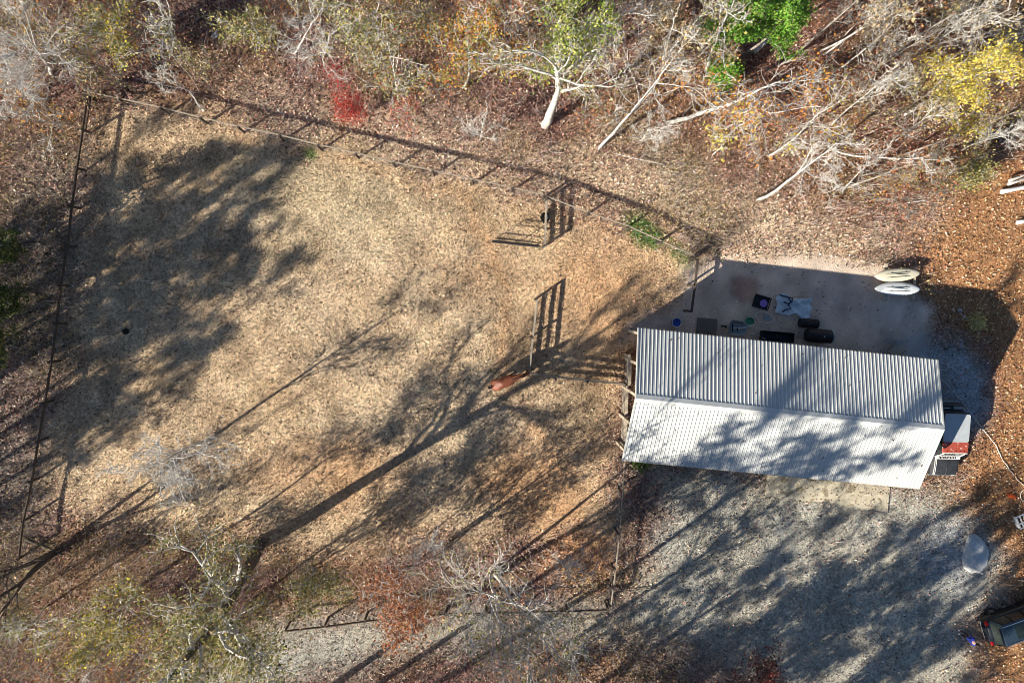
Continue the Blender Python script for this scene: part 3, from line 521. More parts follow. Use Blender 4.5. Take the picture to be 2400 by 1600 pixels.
fence('rail_fence', 'fence running down from the barn corner to the drive', [(1452, 1072), (1449, 1142), (1441, 1236), (1432, 1320), (1421, 1404)], brace=(3,))
fence('rail_fence', 'fence half hidden by trees along the drive', [(1418, 1408), (1325, 1411), (1232, 1413), (1140, 1415), (1048, 1418), (955, 1424), (862, 1434), (770, 1446), (680, 1456)], wood='postwood')
yf = fence('mesh_panel_fence', 'mesh fence closing the barn yard, its wide dark rail imitating shade', [(1618, 610), (1612, 668), (1604, 728)], rails=(1.04,), wood='postwood', rw=.12, rh=.14, wires=())  # dark widened top rail stands in for the shade of the rail
o0 = at(1618, 610); e1 = at(1604, 728)-o0; mm = MB()
for z_ in np.arange(.12, 1.0, .13): mm.tube([(0, 0, z_), (e1[0], e1[1], z_)], .006, 3)
for k in range(24): mm.tube([(e1[0]*k/23, e1[1]*k/23, .1), (e1[0]*k/23, e1[1]*k/23, 1.0)], .005, 3)
mm.build('wire_mesh', 'steel', yf)
g0, g1 = at(1264, 579), at(1153, 567); gt = thing('tube_gate', 'open grey tube gate swung into the pasture', 'gate', g0, math.atan2(*(g1-g0)[[1, 0]])); gl = float(np.linalg.norm(g1-g0))
MB().tube([(.1, 0, .2), (gl, 0, .2), (gl, 0, 1.25), (.1, 0, 1.25)], .042, 6, closed=True).build('frame', 'darkmetal', gt)
for z_ in (.5, .95): MB().tube([(.1, 0, z_), (gl, 0, z_)], .032, 5).build('rail', 'darkmetal', gt)
MB().tube([(gl*.5, 0, .2), (gl*.5, 0, 1.25)], .032, 5).build('upright', 'darkmetal', gt)
for z_ in (.4, 1.1): MB().tube([(0, 0, z_), (.1, 0, z_)], .02, 5).build('hinge', 'darkmetal', gt)
# ------------------------------------------------------------------ yard objects
def T(name, label, cat, px, py, rz=0, z=0, group=None): return thing(name, label, cat, at(px, py, z), rz, group)
def tub(label, px, py, r_, h_, m_, rim='whitepaint', inner=None, name='bucket'):
    o = T(name, label, name.replace('_', ' '), px, py)
    MB().lathe([(r_*.82, 0), (r_, h_), (r_*.93, h_), (r_*.78, .03)], k=20).build('shell', m_, o, smooth=False)
    MB().tube([(r_*1.0*math.cos(t), r_*1.0*math.sin(t), h_) for t in np.arange(20)*math.pi/10], .022, 5, closed=True).build('rim', rim, o)
    if inner: MB().lathe([(r_*.86, h_*.6), (r_*.86, h_*.62)], k=20).build('contents', inner, o)
    return o
tub('blue bucket with a white rim at the barn corner', 1582, 755, .29, .38, 'blue', inner='blue')
tub('round green tub beside the wheelbarrow', 1753, 753, .27, .3, 'green', rim='green', inner='green', name='tub')
ft = tub('black feed tub on the ground by the three-board fence', 1277, 510, .3, .25, 'black', rim='black', name='feed_tub')
sb = T('salt_block', 'white salt block inside the black feed tub', 'salt block', 1280, 510); MB().box((0, 0, .18), (.2, .26, .25)).build('block', 'whitepaint', sb, bevel=.02)
tr = T('storage_tray', 'shallow black tray holding a purple lid', 'tray', 1783, 708, math.radians(-16))
MB().box((0, 0, .03), (1.0, .72, .05)).build('base', 'black', tr)
MB().tube([(-.52, -.38, .17), (.52, -.38, .17), (.52, .38, .17), (-.52, .38, .17)], .05, 6, closed=True).build('rim', 'black', tr)
pl = T('purple_lid', 'round purple lid lying in the black tray', 'lid', 1788, 711); MB().lathe([(.23, .06), (.25, .12), (.2, .15), (.06, .15), (.05, .19), (.0, .19)], k=20).build('disc', 'purple', pl)
wb = T('wheelbarrow', 'grey wheelbarrow with tools lying in its tray', 'wheelbarrow', 1722, 768, math.radians(-8))
trq = [[(a*(.42+.16*z_), b*(.3+.18*z_)*(1 if a < 0 else .92), .35+.25*z_) for a, b in ((-1, -.75), (-.75, -1), (.6, -1), (1, -.5), (1, .5), (.6, 1), (-.75, 1), (-1, .75))] for z_ in (0, 1)]
MB().loft(trq, cap=False).add([p for p in trq[0]], [tuple(range(8))]).build('tray', 'greytray', wb)
MB().tube([tuple(np.array(p)+[0, 0, .01]) for p in trq[1]], .025, 5, closed=True).build('tray_rim', 'steel', wb)
for s_ in (-1, 1): MB().tube([(-.75, s_*.1, .25), (.2, s_*.25, .33), (.95, s_*.3, .5)], .022, 6).build('handle', 'lightwood', wb)
w_ = MB().lathe([(.06, -.04), (.18, -.05), (.2, 0), (.18, .05), (.06, .04)], (-.78, 0, .2), 16, 'y').build('wheel', 'rubber', wb)
for s_ in (-1, 1): MB().beam((.35, s_*.25, .35), (.45, s_*.28, 0), .04, .04).build('leg', 'steel', wb)
def longtool(label, a, b, head, name):
    A = at(*a, .55); B = at(*b, .6); o = thing(name, label, name.replace('_', ' '), A); d = B-A; MB().tube([(0, 0, 0), d], .02, 6).build('handle', 'whitepaint', o)
    n2_ = np.array([-d[1], d[0], 0])/np.linalg.norm(d[:2]); hd = MB().beam(-n2_*head, n2_*head, .07, .05)
    hd.build('head', 'darkmetal', o); return o
longtool('rake with a pale handle lying in the wheelbarrow', (1717, 769), (1768, 767), .26, 'rake'); longtool('shovel with a pale handle beside the rake', (1728, 771), (1769, 761), .12, 'shovel')
ln_ = T('landing_net', 'oval pale-framed net lying near the tarp', 'net', 1791, 744, math.radians(-17))
ov = [((.62*math.cos(t) if math.cos(t) < 0 else .68*math.cos(t)), .33*math.sin(t)*(1-.35*max(0, math.cos(t))**2), .08) for t in np.arange(24)*math.pi/12]
MB().tube(ov, .028, 6, closed=True).build('frame', 'rope', ln_)
MB().add([(-.15, -.12, .1), (.1, -.18, .08), (.48, -.02, .07), (.42, .08, .07), (.02, .2, .16), (-.12, .08, .12)], [(0, 1, 4, 5), (1, 2, 3, 4)]).build('netting', 'greytray', ln_)
# crumpled tarp
tpx, tpy = np.meshgrid(np.linspace(0, 1, 40), np.linspace(0, 1, 26)); tc_ = at(1857, 718)
U = (tpx-.5)*2.3+(fbm(tpy*4, tpx*0+3, 5)-.5)*.35; Vv = (tpy-.5)*1.15*(1+.15*np.sin(tpx*9))+(fbm(tpx*5, tpy*0+1, 6)-.5)*.3
Z = .05+.26*np.abs(fbm(tpx*3.2, tpy*2.2, 7, 3)-.45)*2*(1-np.abs(tpx-.5)*.8)+.06*np.abs(np.sin(tpx*7+tpy*5))
i_ = (np.arange(25)[:, None]*40+np.arange(39)[None]).ravel()
tp = T('tarp', 'crumpled pale blue tarp on the dirt yard', 'tarp', 1857, 718, math.radians(-8))
to = fast('sheet', np.stack([U, Vv, Z], -1).reshape(-1, 3), np.stack([i_, i_+1, i_+41, i_+40], -1), M['tarp'], tp); so_m = to.modifiers.new('solid', 'SOLIDIFY'); so_m.thickness = .01
MB().tube([(-.5, .5, .3), (-.3, .3, .36), (-.42, 0, .33), (-.2, -.15, .3), (-.55, -.3, .26), (-.7, -.45, .2)], .05, 5).build('strap', 'navy', tp)
MB().tube([(-.75, .2, .3), (-.5, .1, .36), (-.25, .25, .36), (-.2, .5, .28), (-.6, .55, .2), (-1.05, .62, .1)], .05, 5).build('strap', 'navy', tp)
cv = T('corrugated_pipe', 'short dark corrugated pipe below the tarp', 'pipe', 1890, 757, math.radians(-4))
MB().lathe([(.27+.03*(i % 2), -.6+i*.05) for i in range(25)], (0, 0, .3), 18, 'x').build('shell', 'black', cv)
tg = T('feed_trough', 'long black trough lying against the barn wall', 'trough', 1818, 788, math.radians(-5))
MB().loft([[(x_, -.32, .36), (x_, -.25, 0), (x_, .25, 0), (x_, .32, .36), (x_, .27, .36), (x_, .2, .05), (x_, -.2, .05), (x_, -.27, .36)] for x_ in (-1.05, 1.05)]).build('shell', 'black', tg)
for s_ in (-1, 1): MB().box((s_*1.05, 0, .18), (.03, .56, .36)).build('end_plate', 'black', tg)
br = T('barrel', 'black barrel lying on its side by the barn', 'barrel', 1912, 786, math.radians(-4))
MB().lathe([(.36, -.85), (.42, -.78), (.44, -.3), (.45, 0), (.44, .3), (.42, .78), (.36, .85)], (0, 0, .45), 22, 'x').build('shell', 'black', br, smooth=True)
MB().lathe([(.43, .72), (.45, .74), (.45, .8), (.4, .84), (.38, .84)], (0, 0, .45), 22, 'x').build('rim', 'greytray', br)
MB().lathe([(.04, 0), (.04, .04)], (.1, 0, .9), 8).build('bung', 'whitepaint', br)
fp = T('fishing_pole', 'curved pale pole beside the wheelbarrow and the eave', 'pole', 1735, 786); a0 = at(1735, 786)
MB().tube([at(*p, .15)-a0 for p in ((1735, 787), (1755, 782), (1772, 784), (1795, 795))], .02, 5).build('shaft', 'rope', fp)
pv = T('stepping_slab', 'flat grey slab on the dirt by the yard fence', 'slab', 1656, 764, math.radians(-4)); MB().box((0, 0, .03), (1.3, 1.0, .08)).build('slab', M['turf'], pv, bevel=.015)
bs = T('wooden_pallet', 'small slatted wooden pallet under the barn eave', 'pallet', 2100, 822, math.radians(-35))
for k in range(5): MB().box((0, -.34+k*.17, .2), (1.05, .1, .035)).build('slat', 'lightwood', bs)
for x_ in (-.45, .45): MB().box((x_, 0, .1), (.08, .85, .14)).build('runner', 'railwood', bs)
cm = T('pipe_bundle', 'bundle of silvery pipes by the wooden pallet', 'pipes', 2088, 800, math.radians(-16))
for k in range(5): MB().tube([(-.62+.05*k, -.16+.08*k, .2+.05*(k % 2)), (.6+.03*k, -.16+.08*k, .22)], .024, 6).build('pipe', 'steel', cm)
# kayaks on their rack
rk = T('kayak_rack', 'low wooden rack under the two kayaks', 'rack', 2066, 660)
MB().beam((0, 1.15, .45), (.05, -1.25, .45), .2, .08).build('beam', 'lightwood', rk); MB().beam((1.9, 1.0, .45), (1.9, -1.1, .45), .12, .08).build('beam', 'lightwood', rk)
for x_, y_ in ((0, 1.0), (.05, -1.1), (1.9, .9), (1.9, -1.0)): MB().box((x_, y_, .2), (.1, .1, .42)).build('leg', 'lightwood', rk)
def kayak(label, px, py, rz, m_):
    c_ = at(px, py, .75); o = thing('kayak', label, 'kayak', (c_[0], c_[1], .5), rz); secs = []
    for t in np.linspace(-1, 1, 21):
        wd = .43*max(0.02, (1-abs(t)**2.3))**.7; dp = .2*(1-abs(t)**3)+.03; zz = .08*abs(t)**3; x_ = t*1.5
        secs.append([(x_, wd*math.cos(a), zz+(dp*.75*math.sin(a) if math.sin(a) < 0 else dp*.9*math.sin(a)**.7)+.15) for a in np.arange(16)*math.pi/8])
    MB().loft(secs).build('hull', m_, o, smooth=True)
    for s_ in (-1, 1):
        pts = [(t, s_*.12, .372-.075*t*t) for t in np.linspace(-.85, .85, 9)]; MB().tube(pts, [.01]+[.02]*7+[.01], 5).build('groove_strip', 'kseam', o)
        for x_ in (-.45, .45): MB().lathe([(.035, 0), (.03, .03)], (x_, s_*.14, .35), 8).build('cap', 'kseam', o)
    MB().tube([(-1.2, 0, .26), (0, 0, .375), (1.2, 0, .26)], [.02, .06, .02], 6).build('keel', m_, o, smooth=True)
    return o
kayak('cream kayak upside down, the farther from the barn', 2104, 644, math.radians(4), 'kayaka'); kayak('white-grey kayak upside down, the nearer to the barn', 2104, 677, math.radians(-1), 'kayakb')
# logs, rocks and odds
def log(label, a, b, r_, m_='bark', name='log', h=.15, cat='log', m2=None):
    A, B = at(*a, h), at(*b, h); o = thing(name, label, cat, (A[0], A[1], 0)); d = B-A; k = [np.array([0, 0, h])+d*t+np.array([0, 0, .02*math.sin(t*9)]) for t in np.linspace(0, 1, 7)]
    MB().tube(k, [r_*(1-.35*t) for t in np.linspace(0, 1, 7)], 8).build('stem', m_, o, smooth=True); return o
log('lowest thick white log of the stack at right edge', (2346, 450), (2450, 428), .15, 'whitepaint', h=.2)
log('middle white log of the stack at right edge', (2362, 432), (2450, 404), .10, 'bark', h=.35); log('top thin white log of the stack at right edge', (2364, 424), (2450, 392), .09, 'bark', h=.4)
log('lone white board end below the stacked logs', (2383, 522), (2460, 506), .14, 'whitepaint'); log('short fallen white trunk below the green pines', (1768, 122), (1838, 62), .15, 'bark', h=.5)
log('thin white fallen branch in front of the leaning tree', (1440, 360), (1558, 386), .045, 'bark', h=.2, name='fallen_branch', cat='branch'); log('thin pale pole standing in for a cast shadow at the lower fence foot', (1450, 1386), (1545, 1376), .05, 'railwood', h=.1, name='pole', cat='pole')  # added pole stands in for the shadow of an unidentified object
log('thin white fallen branch above the barn yard', (2105, 478), (2180, 468), .05, 'bark', h=.2, name='fallen_branch', cat='branch')
log('dark fallen stem beside the clump of dark trunks', (60, 1262), (150, 1300), .11, 'darkbark'); log('dark short stem among the clump of dark trunks', (90, 1318), (175, 1270), .10, 'darkbark')
def rock(label, px, py, sx, sy, sz, rz, seed, name='rock', m_='rock', cat='rock'):
    r = np.random.default_rng(seed); bm = bmesh.new(); bmesh.ops.create_icosphere(bm, subdivisions=3, radius=1)
    for v in bm.verts:
        d = 1+.35*(vnoise(np.array([v.co.x*2+9]), np.array([v.co.y*2+v.co.z*2+seed]))[0]-.5); v.co = Vector((v.co.x*sx*d, v.co.y*sy*d, max(-.2, min(.85, v.co.z))*sz*d))
    me = bpy.data.meshes.new(name); bm.to_mesh(me); bm.free(); me.materials.append(M[m_]); o = bpy.data.objects.new(name, me); COL.objects.link(o); o.location = at(px, py); o.rotation_euler = (0, 0, rz); return tag(o, label, cat)
rock('large flat pale boulder beside the gravel lot', 2284, 1298, .85, 1.35, .42, .12, 3, name='boulder', cat='boulder')
rock('small white rock alone in the leaf litter', 506, 83, .28, .16, .2, .7, 4); rock('small pale stone near the yellow weed, upper left', 2250, 726, .14, .09, .08, .2, 5); rock('tiny pale stone right beside the yellow weed', 2261, 740, .09, .07, .06, .9, 6)
rock('black lump of dung in the shaded pasture', 295, 776, .2, .2, .14, 0, 7, name='dung', m_='mane', cat='dung')
oo = rock('orange plastic scrap lying right of the lot', 2372, 1161, .32, .18, .12, -.3, 8, name='plastic_scrap', m_='orange', cat='scrap')
cr = T('plastic_crate', 'white plastic crate with square holes at the right edge', 'crate', 2394, 1214, math.radians(24))
for k in range(5):
    MB().box((-.5+k*.25, 0, .3), (.07, .9, .05)).build('slat', 'whitepaint', cr)
for y_ in (-.42, -.1, .42): MB().box((0, y_, .335), (1.08, .09, .02)).build('crossbar', 'whitepaint', cr)
for s_ in (-1, 1): MB().box((s_*.53, 0, .14), (.03, .86, .28)).build('side', 'whitepaint', cr)
hs = T('garden_hose', 'pale hose snaking from barn past the old truck', 'hose', 2195, 880); a0 = at(2195, 880)
hp = [(2192, 872), (2212, 892), (2235, 915), (2255, 940), (2270, 960), (2300, 1000), (2318, 1022), (2335, 1045), (2348, 1075), (2365, 1100), (2385, 1125), (2410, 1145)]
pts = []
for i in range(len(hp)-1):
    for t in (0, .33, .66): pts.append((hp[i][0]*(1-t)+hp[i+1][0]*t+rs.normal(0, .6), hp[i][1]*(1-t)+hp[i+1][1]*t+rs.normal(0, .6)))
MB().tube([at(*p, .05)-a0 for p in pts], .022, 5).build('hose', 'rope', hs)
hc = T('hose_ring', 'pale wire ring on the leaves at right edge', 'ring', 2402, 1160); MB().tube([(.35*math.cos(t), .42*math.sin(t), .05) for t in np.arange(16)*math.pi/8], .022, 5, closed=True).build('ring', 'rope', hc)
# ------------------------------------------------------------------ vehicles (x forward, y left)
def wheel(par, x_, y_, r_, wd, lab=None):
    w_ = thing('wheel', None, None); w_.parent = par; w_.location = (x_, y_, r_)
    MB().lathe([(r_*.62, -wd/2), (r_*.95, -wd/2), (r_, -wd*.3), (r_, wd*.3), (r_*.95, wd/2), (r_*.62, wd/2)], (0, 0, 0), 22, 'y').build('tyre', 'rubber', w_)
    s_ = 1 if y_ > 0 else -1; m_ = MB().lathe([(r_*.64, s_*wd*.1), (r_*.64, s_*wd*.42), (r_*.58, s_*wd*.44), (r_*.56, s_*wd*.2), (.02, s_*wd*.2)], (0, 0, 0), 18, 'y')
    for k in range(5):
        t = k*2*math.pi/5; m_.beam((.03*math.cos(t), s_*wd*.42, .03*math.sin(t)), (r_*.6*math.cos(t), s_*wd*.42, r_*.6*math.sin(t)), .05, .07)
    m_.build('rim', 'chrome', w_)
def body(stations):                                # (x, halfwidth, zbottom, zbelt)
    m_ = MB(); secs = []
    for x_, hw, zb, zt_ in stations:
        secs.append([(x_, -hw*.86, zb), (x_, hw*.86, zb), (x_, hw*.98, zb+.15), (x_, hw, zb+(zt_-zb)*.55), (x_, hw*.97, zt_-.08), (x_, hw*.88, zt_), (x_, hw*.4, zt_+.03), (x_, -hw*.4, zt_+.03), (x_, -hw*.88, zt_), (x_, -hw*.97, zt_-.08), (x_, -hw, zb+(zt_-zb)*.55), (x_, -hw*.98, zb+.15)])
    return m_.loft(secs)
sd = math.radians(19); rc = at(2306, 1478, .6); fw = np.array([math.cos(sd), math.sin(sd)]); c_ = rc[:2]+fw*2.42
sv = thing('suv', 'black SUV with silver roof rails at the lower right edge', 'car', (*c_, 0), sd)
body([(-2.42, .80, .45, .85), (-2.36, .90, .32, 1.0), (-2.1, .96, .3, 1.08), (-1, .98, .28, 1.06), (.6, .98, .28, 1.04), (1.3, .97, .28, 1.02), (2.0, .93, .3, .92), (2.3, .84, .35, .8), (2.42, .7, .42, .66)]).build('body', 'blackpaint', sv, smooth=True, bevel=0)
def quadring(x0, x1, hw0, hw1, z_, r_=.12): return [(x0, -hw0+r_, z_), (x0+r_, -hw0, z_), (x1-r_, -hw1, z_), (x1, -hw1+r_, z_), (x1, hw1-r_, z_), (x1-r_, hw1, z_), (x0+r_, hw0, z_), (x0, hw0-r_, z_)]
MB().loft([quadring(-2.2, 1.2, .90, .88, 1.05), quadring(-1.95, .45, .72, .70, 1.68)]).build('greenhouse', 'glass', sv)
MB().loft([quadring(-1.98, .48, .74, .72, 1.67), quadring(-1.9, .4, .68, .66, 1.74)]).build('roof', 'roofskytint', sv)
MB().loft([quadring(-1.05, -.1, .5, .5, 1.742, .05), quadring(-1.05, -.1, .5, .5, 1.748, .05)]).build('sunroof', 'glass', sv)
for s_ in (-1, 1):
    MB().tube([(-1.85, s_*.66, 1.74), (-1.75, s_*.66, 1.80), (.15, s_*.65, 1.80), (.28, s_*.65, 1.74)], .022, 6).build('roof_rail', 'chrome', sv)
    for xa, xb, xc_, xd in ((-2.1, -1.9, -1.75, -1.75), (-1.05, -1.05, -.98, -.98), (-.05, -.05, -.05, -.05), (1.15, 1.15, .45, .45)):
        MB().beam((xa, s_*.90, 1.04), (xd, s_*.73, 1.69), .05, .1).build('pillar', 'blackpaint', sv)
    for x_ in (-1.45, 1.45): wheel(sv, x_, s_*.88, .37, .25)
    MB().box((-2.33, s_*.72, .95), (.14, .3, .2)).build('tail_lamp', 'redlamp', sv, bevel=.03)
    MB().box((2.25, s_*.7, .74), (.2, .3, .12)).build('headlight', 'lamp', sv, bevel=.03)
    MB().box((.75, s_*1.06, 1.08), (.14, .2, .13)).build('mirror', 'blackpaint', sv, bevel=.03)
MB().tube([(-2.34, -.8, .55), (-2.46, -.5, .55), (-2.47, .5, .55), (-2.34, .8, .55)], .035, 6).build('bumper_trim', 'chrome', sv)
MB().box((-2.43, 0, .98), (.04, 1.1, .05)).build('tailgate_trim', 'chrome', sv); MB().box((-1.97, 0, 1.7), (.2, 1.2, .03)).build('spoiler', 'blackpaint', sv)
MB().lathe([(.03, 0), (.01, .12)], (-1.6, .0, 1.74), 6).build('antenna', 'blackpaint', sv)
# old two-tone truck beside the barn; roof and hood corners measured
rr = [at(2216, 968, 1.8), at(2277, 972, 1.8), at(2270, 1065, 1.8), at(2208, 1059, 1.8)]
tm = (rr[0]+rr[1]+rr[2]+rr[3])/4; td = (rr[3]+rr[2]-rr[0]-rr[1])[:2]; ta = math.atan2(td[1], td[0]); RL = float(np.linalg.norm(td))/2; RWd = float(np.linalg.norm((rr[1]-rr[0])[:2]))
ot = thing('old_truck', 'old black truck with white and peeling red roof, nosed beside the barn', 'truck', (tm[0], tm[1], 0), ta); hr_ = RL/2; hw_ = RWd/2
XF = hr_+1.62; XB = -hr_-.55
body([(XB, .86, .5, .95), (XB+.1, .93, .42, 1.05), (0, .95, .4, 1.08), (hr_+.3, .95, .4, 1.08)]).build('body', 'fadedblack', ot, smooth=False)
hd = MB(); xs = [hr_+.32, hr_+.8, XF-.3, XF-.05, XF]; secs = []
for x_, hw, zt_ in zip(xs, (.93, .92, .90, .86, .80), (1.12, 1.11, 1.06, 1.0, .9)):
    secs.append([(x_, -hw, .5), (x_, hw, .5), (x_, hw, zt_-.2), (x_, hw*.9, zt_-.05), (x_, hw*.75, zt_), (x_, 0, zt_+.05), (x_, -hw*.75, zt_), (x_, -hw*.9, zt_-.05), (x_, -hw, zt_-.2)])
hd.loft(secs).build('hood', 'fadedblack', ot)
for yy, wd_ in ((-.70, .03), (-.80, .05)): MB().loft([[(x_, yy-wd_/2, z_+.01), (x_, yy+wd_/2, z_+.01), (x_, yy+wd_/2, z_+.025), (x_, yy-wd_/2, z_+.025)] for x_, z_ in ((hr_+.36, 1.11), (hr_+.8, 1.10), (XF-.3, 1.05), (XF-.05, .99))]).build('stripe', 'whitepaint', ot)
MB().tube([(hr_+.3, 0, 1.175), (XF-.3, 0, 1.115), (XF-.06, 0, 1.055)], .008, 4).build('hood_crease', 'fadedblack', ot)
spl = hr_-.72
MB().loft([quadring(-hr_, spl, hw_, hw_, 1.74, .08), quadring(-hr_+.02, spl, hw_-.03, hw_-.03, 1.8, .08)]).build('roof', 'bluegreypaint', ot, label='grey white rear part of the roof')
MB().loft([quadring(spl, hr_, hw_, hw_-.03, 1.74, .06), quadring(spl, hr_-.03, hw_-.03, hw_-.06, 1.8, .06)]).build('roof', 'redpaint', ot, label='peeling red front part of the roof')
MB().box((hr_+.0, 0, 1.765), (.05, RWd-.1, .06)).build('roof_edge', 'whitepaint', ot)
for k in range(5): MB().lathe([(.035, 0), (.025, .04)], (hr_-.13, -.55+.275*k, 1.8), 8).build('marker_lamp', 'redlamp', ot)
MB().loft([quadring(-hr_-.1, hr_+.28, .88, .88, 1.07, .05), quadring(-hr_-.02, hr_-.04, hw_-.05, hw_-.05, 1.74, .05)]).build('cab_sides', 'fadedblack', ot)
MB().add([(hr_+.33, -.78, 1.12), (hr_+.33, .78, 1.12), (hr_+.03, .66, 1.73), (hr_+.03, -.66, 1.73), (hr_+.31, -.78, 1.10), (hr_+.31, .78, 1.10), (hr_+.01, .66, 1.71), (hr_+.01, -.66, 1.71)], [(0, 1, 2, 3), (4, 5, 6, 7), (0, 1, 5, 4), (1, 2, 6, 5), (2, 3, 7, 6), (3, 0, 4, 7)]).build('windshield', 'glass', ot)
for s_ in (-1, 1): MB().tube([(hr_+.36, s_*.82, 1.1), (hr_+.04, s_*.69, 1.75)], .03, 5).build('windshield_pillar', 'whitepaint', ot)
bn = MB().box((hr_+.42, 0, 1.165), (.22, 1.62, .02)).build('cowl_banner', 'whitepaint', ot)
xg = -.62
for k, (wd_, hh) in enumerate(((.05, .12), (.09, .13), (.04, .12), (.11, .10), (.05, .13), (.08, .12), (.06, .08), (.1, .12), (.05, .13), (.09, .11), (.06, .13))):
    MB().box((hr_+.42+(.01 if k % 2 else -.01), xg+wd_/2, 1.178), (hh, wd_, .006), rz=(.25 if k % 3 == 1 else -.1)).build('letter_mark', 'mane', ot); xg += wd_+.035
for s_ in (-1, 1):
    for x_ in (-hr_+.15, hr_+.75): wheel(ot, x_, s_*.84, .38, .25)
    MB().box((XF-.02, s_*.6, .85), (.06, .22, .18)).build('headlight', 'lamp', ot, bevel=.02)
    MB().box((hr_+.1, s_*1.06, 1.3), (.08, .22, .16)).build('mirror', 'chrome', ot, bevel=.02)
    MB().loft([[(-hr_+.1, s_*.905, 1.16), (hr_-.1, s_*.905, 1.16), (hr_-.15, s_*(hw_+.01), 1.66), (-hr_+.1, s_*(hw_+.01), 1.66)], [(-hr_+.1, s_*.915, 1.16), (hr_-.1, s_*.915, 1.16), (hr_-.15, s_*(hw_+.02), 1.66), (-hr_+.1, s_*(hw_+.02), 1.66)]]).build('side_window', 'glass', ot)
MB().box((XF+.05, 0, .62), (.1, 1.75, .16)).build('bumper', 'steel', ot, bevel=.02); MB().box((XB-.06, 0, .62), (.1, 1.7, .16)).build('bumper', 'steel', ot, bevel=.02)
MB().box((XB+.25, .45, 1.1), (.18, .6, .06)).build('tailgate_top', 'greytray', ot); MB().box((XB+.28, -.35, 1.12), (.05, .5, .04)).build('tailgate_trim', 'whitepaint', ot)
# ------------------------------------------------------------------ horse and person (skinned skeletons)
def skin(name, V, E, R, m_, parent, sub=2, root=0):
    me = bpy.data.meshes.new(name); me.from_pydata([tuple(v) for v in V], E, []); me.materials.append(M[m_]); o = bpy.data.objects.new(name, me); COL.objects.link(o); o.parent = parent
    o.modifiers.new('skin', 'SKIN').use_smooth_shade = True
    sv_ = me.skin_vertices[0].data
    for i, r_ in enumerate(R): sv_[i].radius = (r_, r_) if not hasattr(r_, '__len__') else r_; sv_[i].use_root = (i == root)
    s_ = o.modifiers.new('subsurf', 'SUBSURF'); s_.levels = sub; s_.render_levels = sub; return o
A_, B_ = at(1160, 905, 1.3), at(1238, 872, 1.1); hd_ = B_-A_; hl = float(np.hypot(hd_[0], hd_[1])); ha = math.atan2(hd_[1], hd_[0])
ho = thing('horse', 'bay horse with black mane standing at the fence corner', 'horse', (A_[0], A_[1], 0), ha)
V = [(0, 0, 1.22), (.35, 0, 1.18), (.75, 0, 1.12), (1.1, 0, 1.18), (1.4, 0, 1.32), (1.7, 0, 1.55), (1.88, 0, 1.68), (2.08, 0, 1.50), (2.3, 0, 1.25)]
E_ = [(i, i+1) for i in range(8)]; R = [(.27, .28), (.29, .30), (.30, .33), (.25, .32), (.17, .24), (.12, .17), (.12, .14), (.10, .12), (.075, .08)]
for s_ in (-1, 1):
    b = len(V); V += [(-.08, s_*.15, .95), (.02, s_*.17, .75), (-.16, s_*.16, .50), (-.1, s_*.16, .12), (-.03, s_*.16, .04)]; E_ += [(0, b), (b, b+1), (b+1, b+2), (b+2, b+3), (b+3, b+4)]; R += [.19, .12, .065, .042, .06]
    b = len(V); V += [(1.12, s_*.14, .85), (1.12, s_*.15, .5), (1.12, s_*.15, .12), (1.17, s_*.15, .04)]; E_ += [(3, b), (b, b+1), (b+1, b+2), (b+2, b+3)]; R += [.14, .065, .042, .06]
R = [tuple(q_*1.2 for q_ in r_) if hasattr(r_, '__len__') else r_*1.15 for r_ in R]; skin('body', V, E_, R, 'hay', ho, root=2)
mn = MB(); mn.loft([[(x_, -.035, z_-.1), (x_, .035, z_-.1), (x_+.0, .03, z_+.04), (x_, -.03, z_+.04)] for x_, z_ in ((1.02, 1.48), (1.3, 1.60), (1.55, 1.76), (1.78, 1.86), (1.92, 1.84))]).build('mane', 'mane', ho, smooth=True)
MB().tube([(-.24, 0, 1.28), (-.36, .0, 1.15), (-.38, 0, .8), (-.35, .02, .5)], [.05, .08, .09, .03], 7).build('tail', 'mane', ho, smooth=True)
MB().tube([(2.02, 0, 1.655), (2.14, 0, 1.53), (2.3, 0, 1.34)], [.02, .035, .02], 5).build('blaze', 'blaze', ho, label='pale stripe down the face')
for s_ in (-1, 1): MB().tube([(1.84, s_*.07, 1.78), (1.85, s_*.09, 1.95)], [.045, .008], 5).build('ear', 'hay', ho)
pp = at(2248, 1479); pe = thing('person', 'person in a blue jacket standing behind the black SUV', 'person', pp, math.radians(10))
V = [(0, 0, .95), (0, 0, 1.12), (0, 0, 1.36), (0, 0, 1.48), (.01, 0, 1.56), (.01, 0, 1.70), (.0, .0, 1.76)]; E_ = [(i, i+1) for i in range(6)]; R = [(.15, .11), (.14, .10), (.17, .11), (.06, .06), (.07, .075), (.085, .1), (.05, .06)]
for s_ in (-1, 1):
    b = len(V); V += [(0, s_*.1, .85), (.03, s_*.12, .48), (0, s_*.13, .09), (.12, s_*.14, .04)]; E_ += [(0, b), (b, b+1), (b+1, b+2), (b+2, b+3)]; R += [.085, .06, .042, .035]
    b = len(V); V += [(0, s_*.2, 1.42), (-.02, s_*.26, 1.14), (.16, s_*.22, .98), (.24, s_*.2, .98)]; E_ += [(2, b), (b, b+1), (b+1, b+2), (b+2, b+3)]; R += [.055, .045, .032, .035]
skin('body', V, E_, R, 'skin', pe)
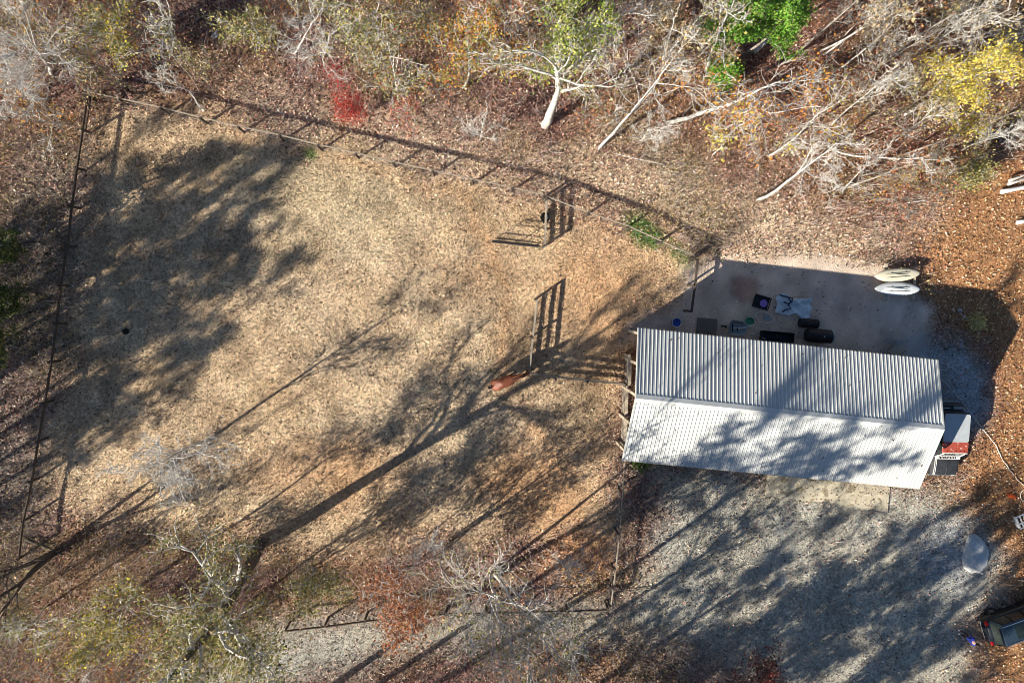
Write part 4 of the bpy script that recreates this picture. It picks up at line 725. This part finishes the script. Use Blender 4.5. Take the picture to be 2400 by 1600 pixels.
J = [(0, 0, .92), (0, 0, 1.12), (0, 0, 1.38), (0, 0, 1.49)]; E_ = [(0, 1), (1, 2), (2, 3)]; R = [(.19, .15), (.18, .14), (.2, .14), (.08, .08)]
for s_ in (-1, 1): b = len(J); J += [(0, s_*.21, 1.42), (-.02, s_*.27, 1.14), (.14, s_*.225, .99)]; E_ += [(2, b), (b, b+1), (b+1, b+2)]; R += [.075, .062, .05]
skin('jacket', J, E_, R, 'jacket', pe, root=1)
J = [(0, 0, .98), (0, 0, .9)]; E_ = [(0, 1)]; R = [(.165, .13), (.16, .13)]
for s_ in (-1, 1): b = len(J); J += [(0, s_*.1, .8), (.03, s_*.12, .48), (0, s_*.13, .12)]; E_ += [(1, b), (b, b+1), (b+1, b+2)]; R += [.1, .075, .06]
skin('trousers', J, E_, R, 'trousers', pe)
for s_ in (-1, 1): MB().loft([[(x_, s_*.135-w2, 0), (x_, s_*.135+w2, 0), (x_, s_*.135+w2*.8, hh), (x_, s_*.135-w2*.8, hh)] for x_, w2, hh in ((-.1, .04, .1), (.0, .055, .12), (.14, .055, .08), (.2, .035, .05))]).build('shoe', 'shoe', pe, smooth=True)
bm = bmesh.new(); bmesh.ops.create_icosphere(bm, subdivisions=3, radius=.115)
for v in bm.verts: v.co = Vector((v.co.x-.02, v.co.y*.9, v.co.z if v.co.z > -.02 or v.co.x < 0 else -.02))
me = bpy.data.meshes.new('hair'); bm.to_mesh(me); bm.free(); me.materials.append(M['hair']); o = bpy.data.objects.new('hair', me); COL.objects.link(o); o.parent = pe; o.location = (0, 0, 1.73)
MB().tube([(.1, 0, 1.69), (.125, 0, 1.665)], [.012, .018], 5).build('nose', 'skin', pe)
for s_ in (-1, 1):
    for k in range(5):
        MB().tube([(.25, s_*(.185+.012*k), .975), (.30-.01*abs(k-2), s_*(.183+.014*k), .96), (.325-.015*abs(k-2), s_*(.18+.015*k), .93)] if k < 4 else [(.25, s_*.175, .985), (.28, s_*.15, .97), (.3, s_*.145, .95)], [.010, .009, .007], 5).build('finger', 'skin', pe)
SC.render.engine = 'CYCLES'; SC.cycles.pixel_filter_type = 'BLACKMAN_HARRIS'; SC.cycles.filter_width = 0.9
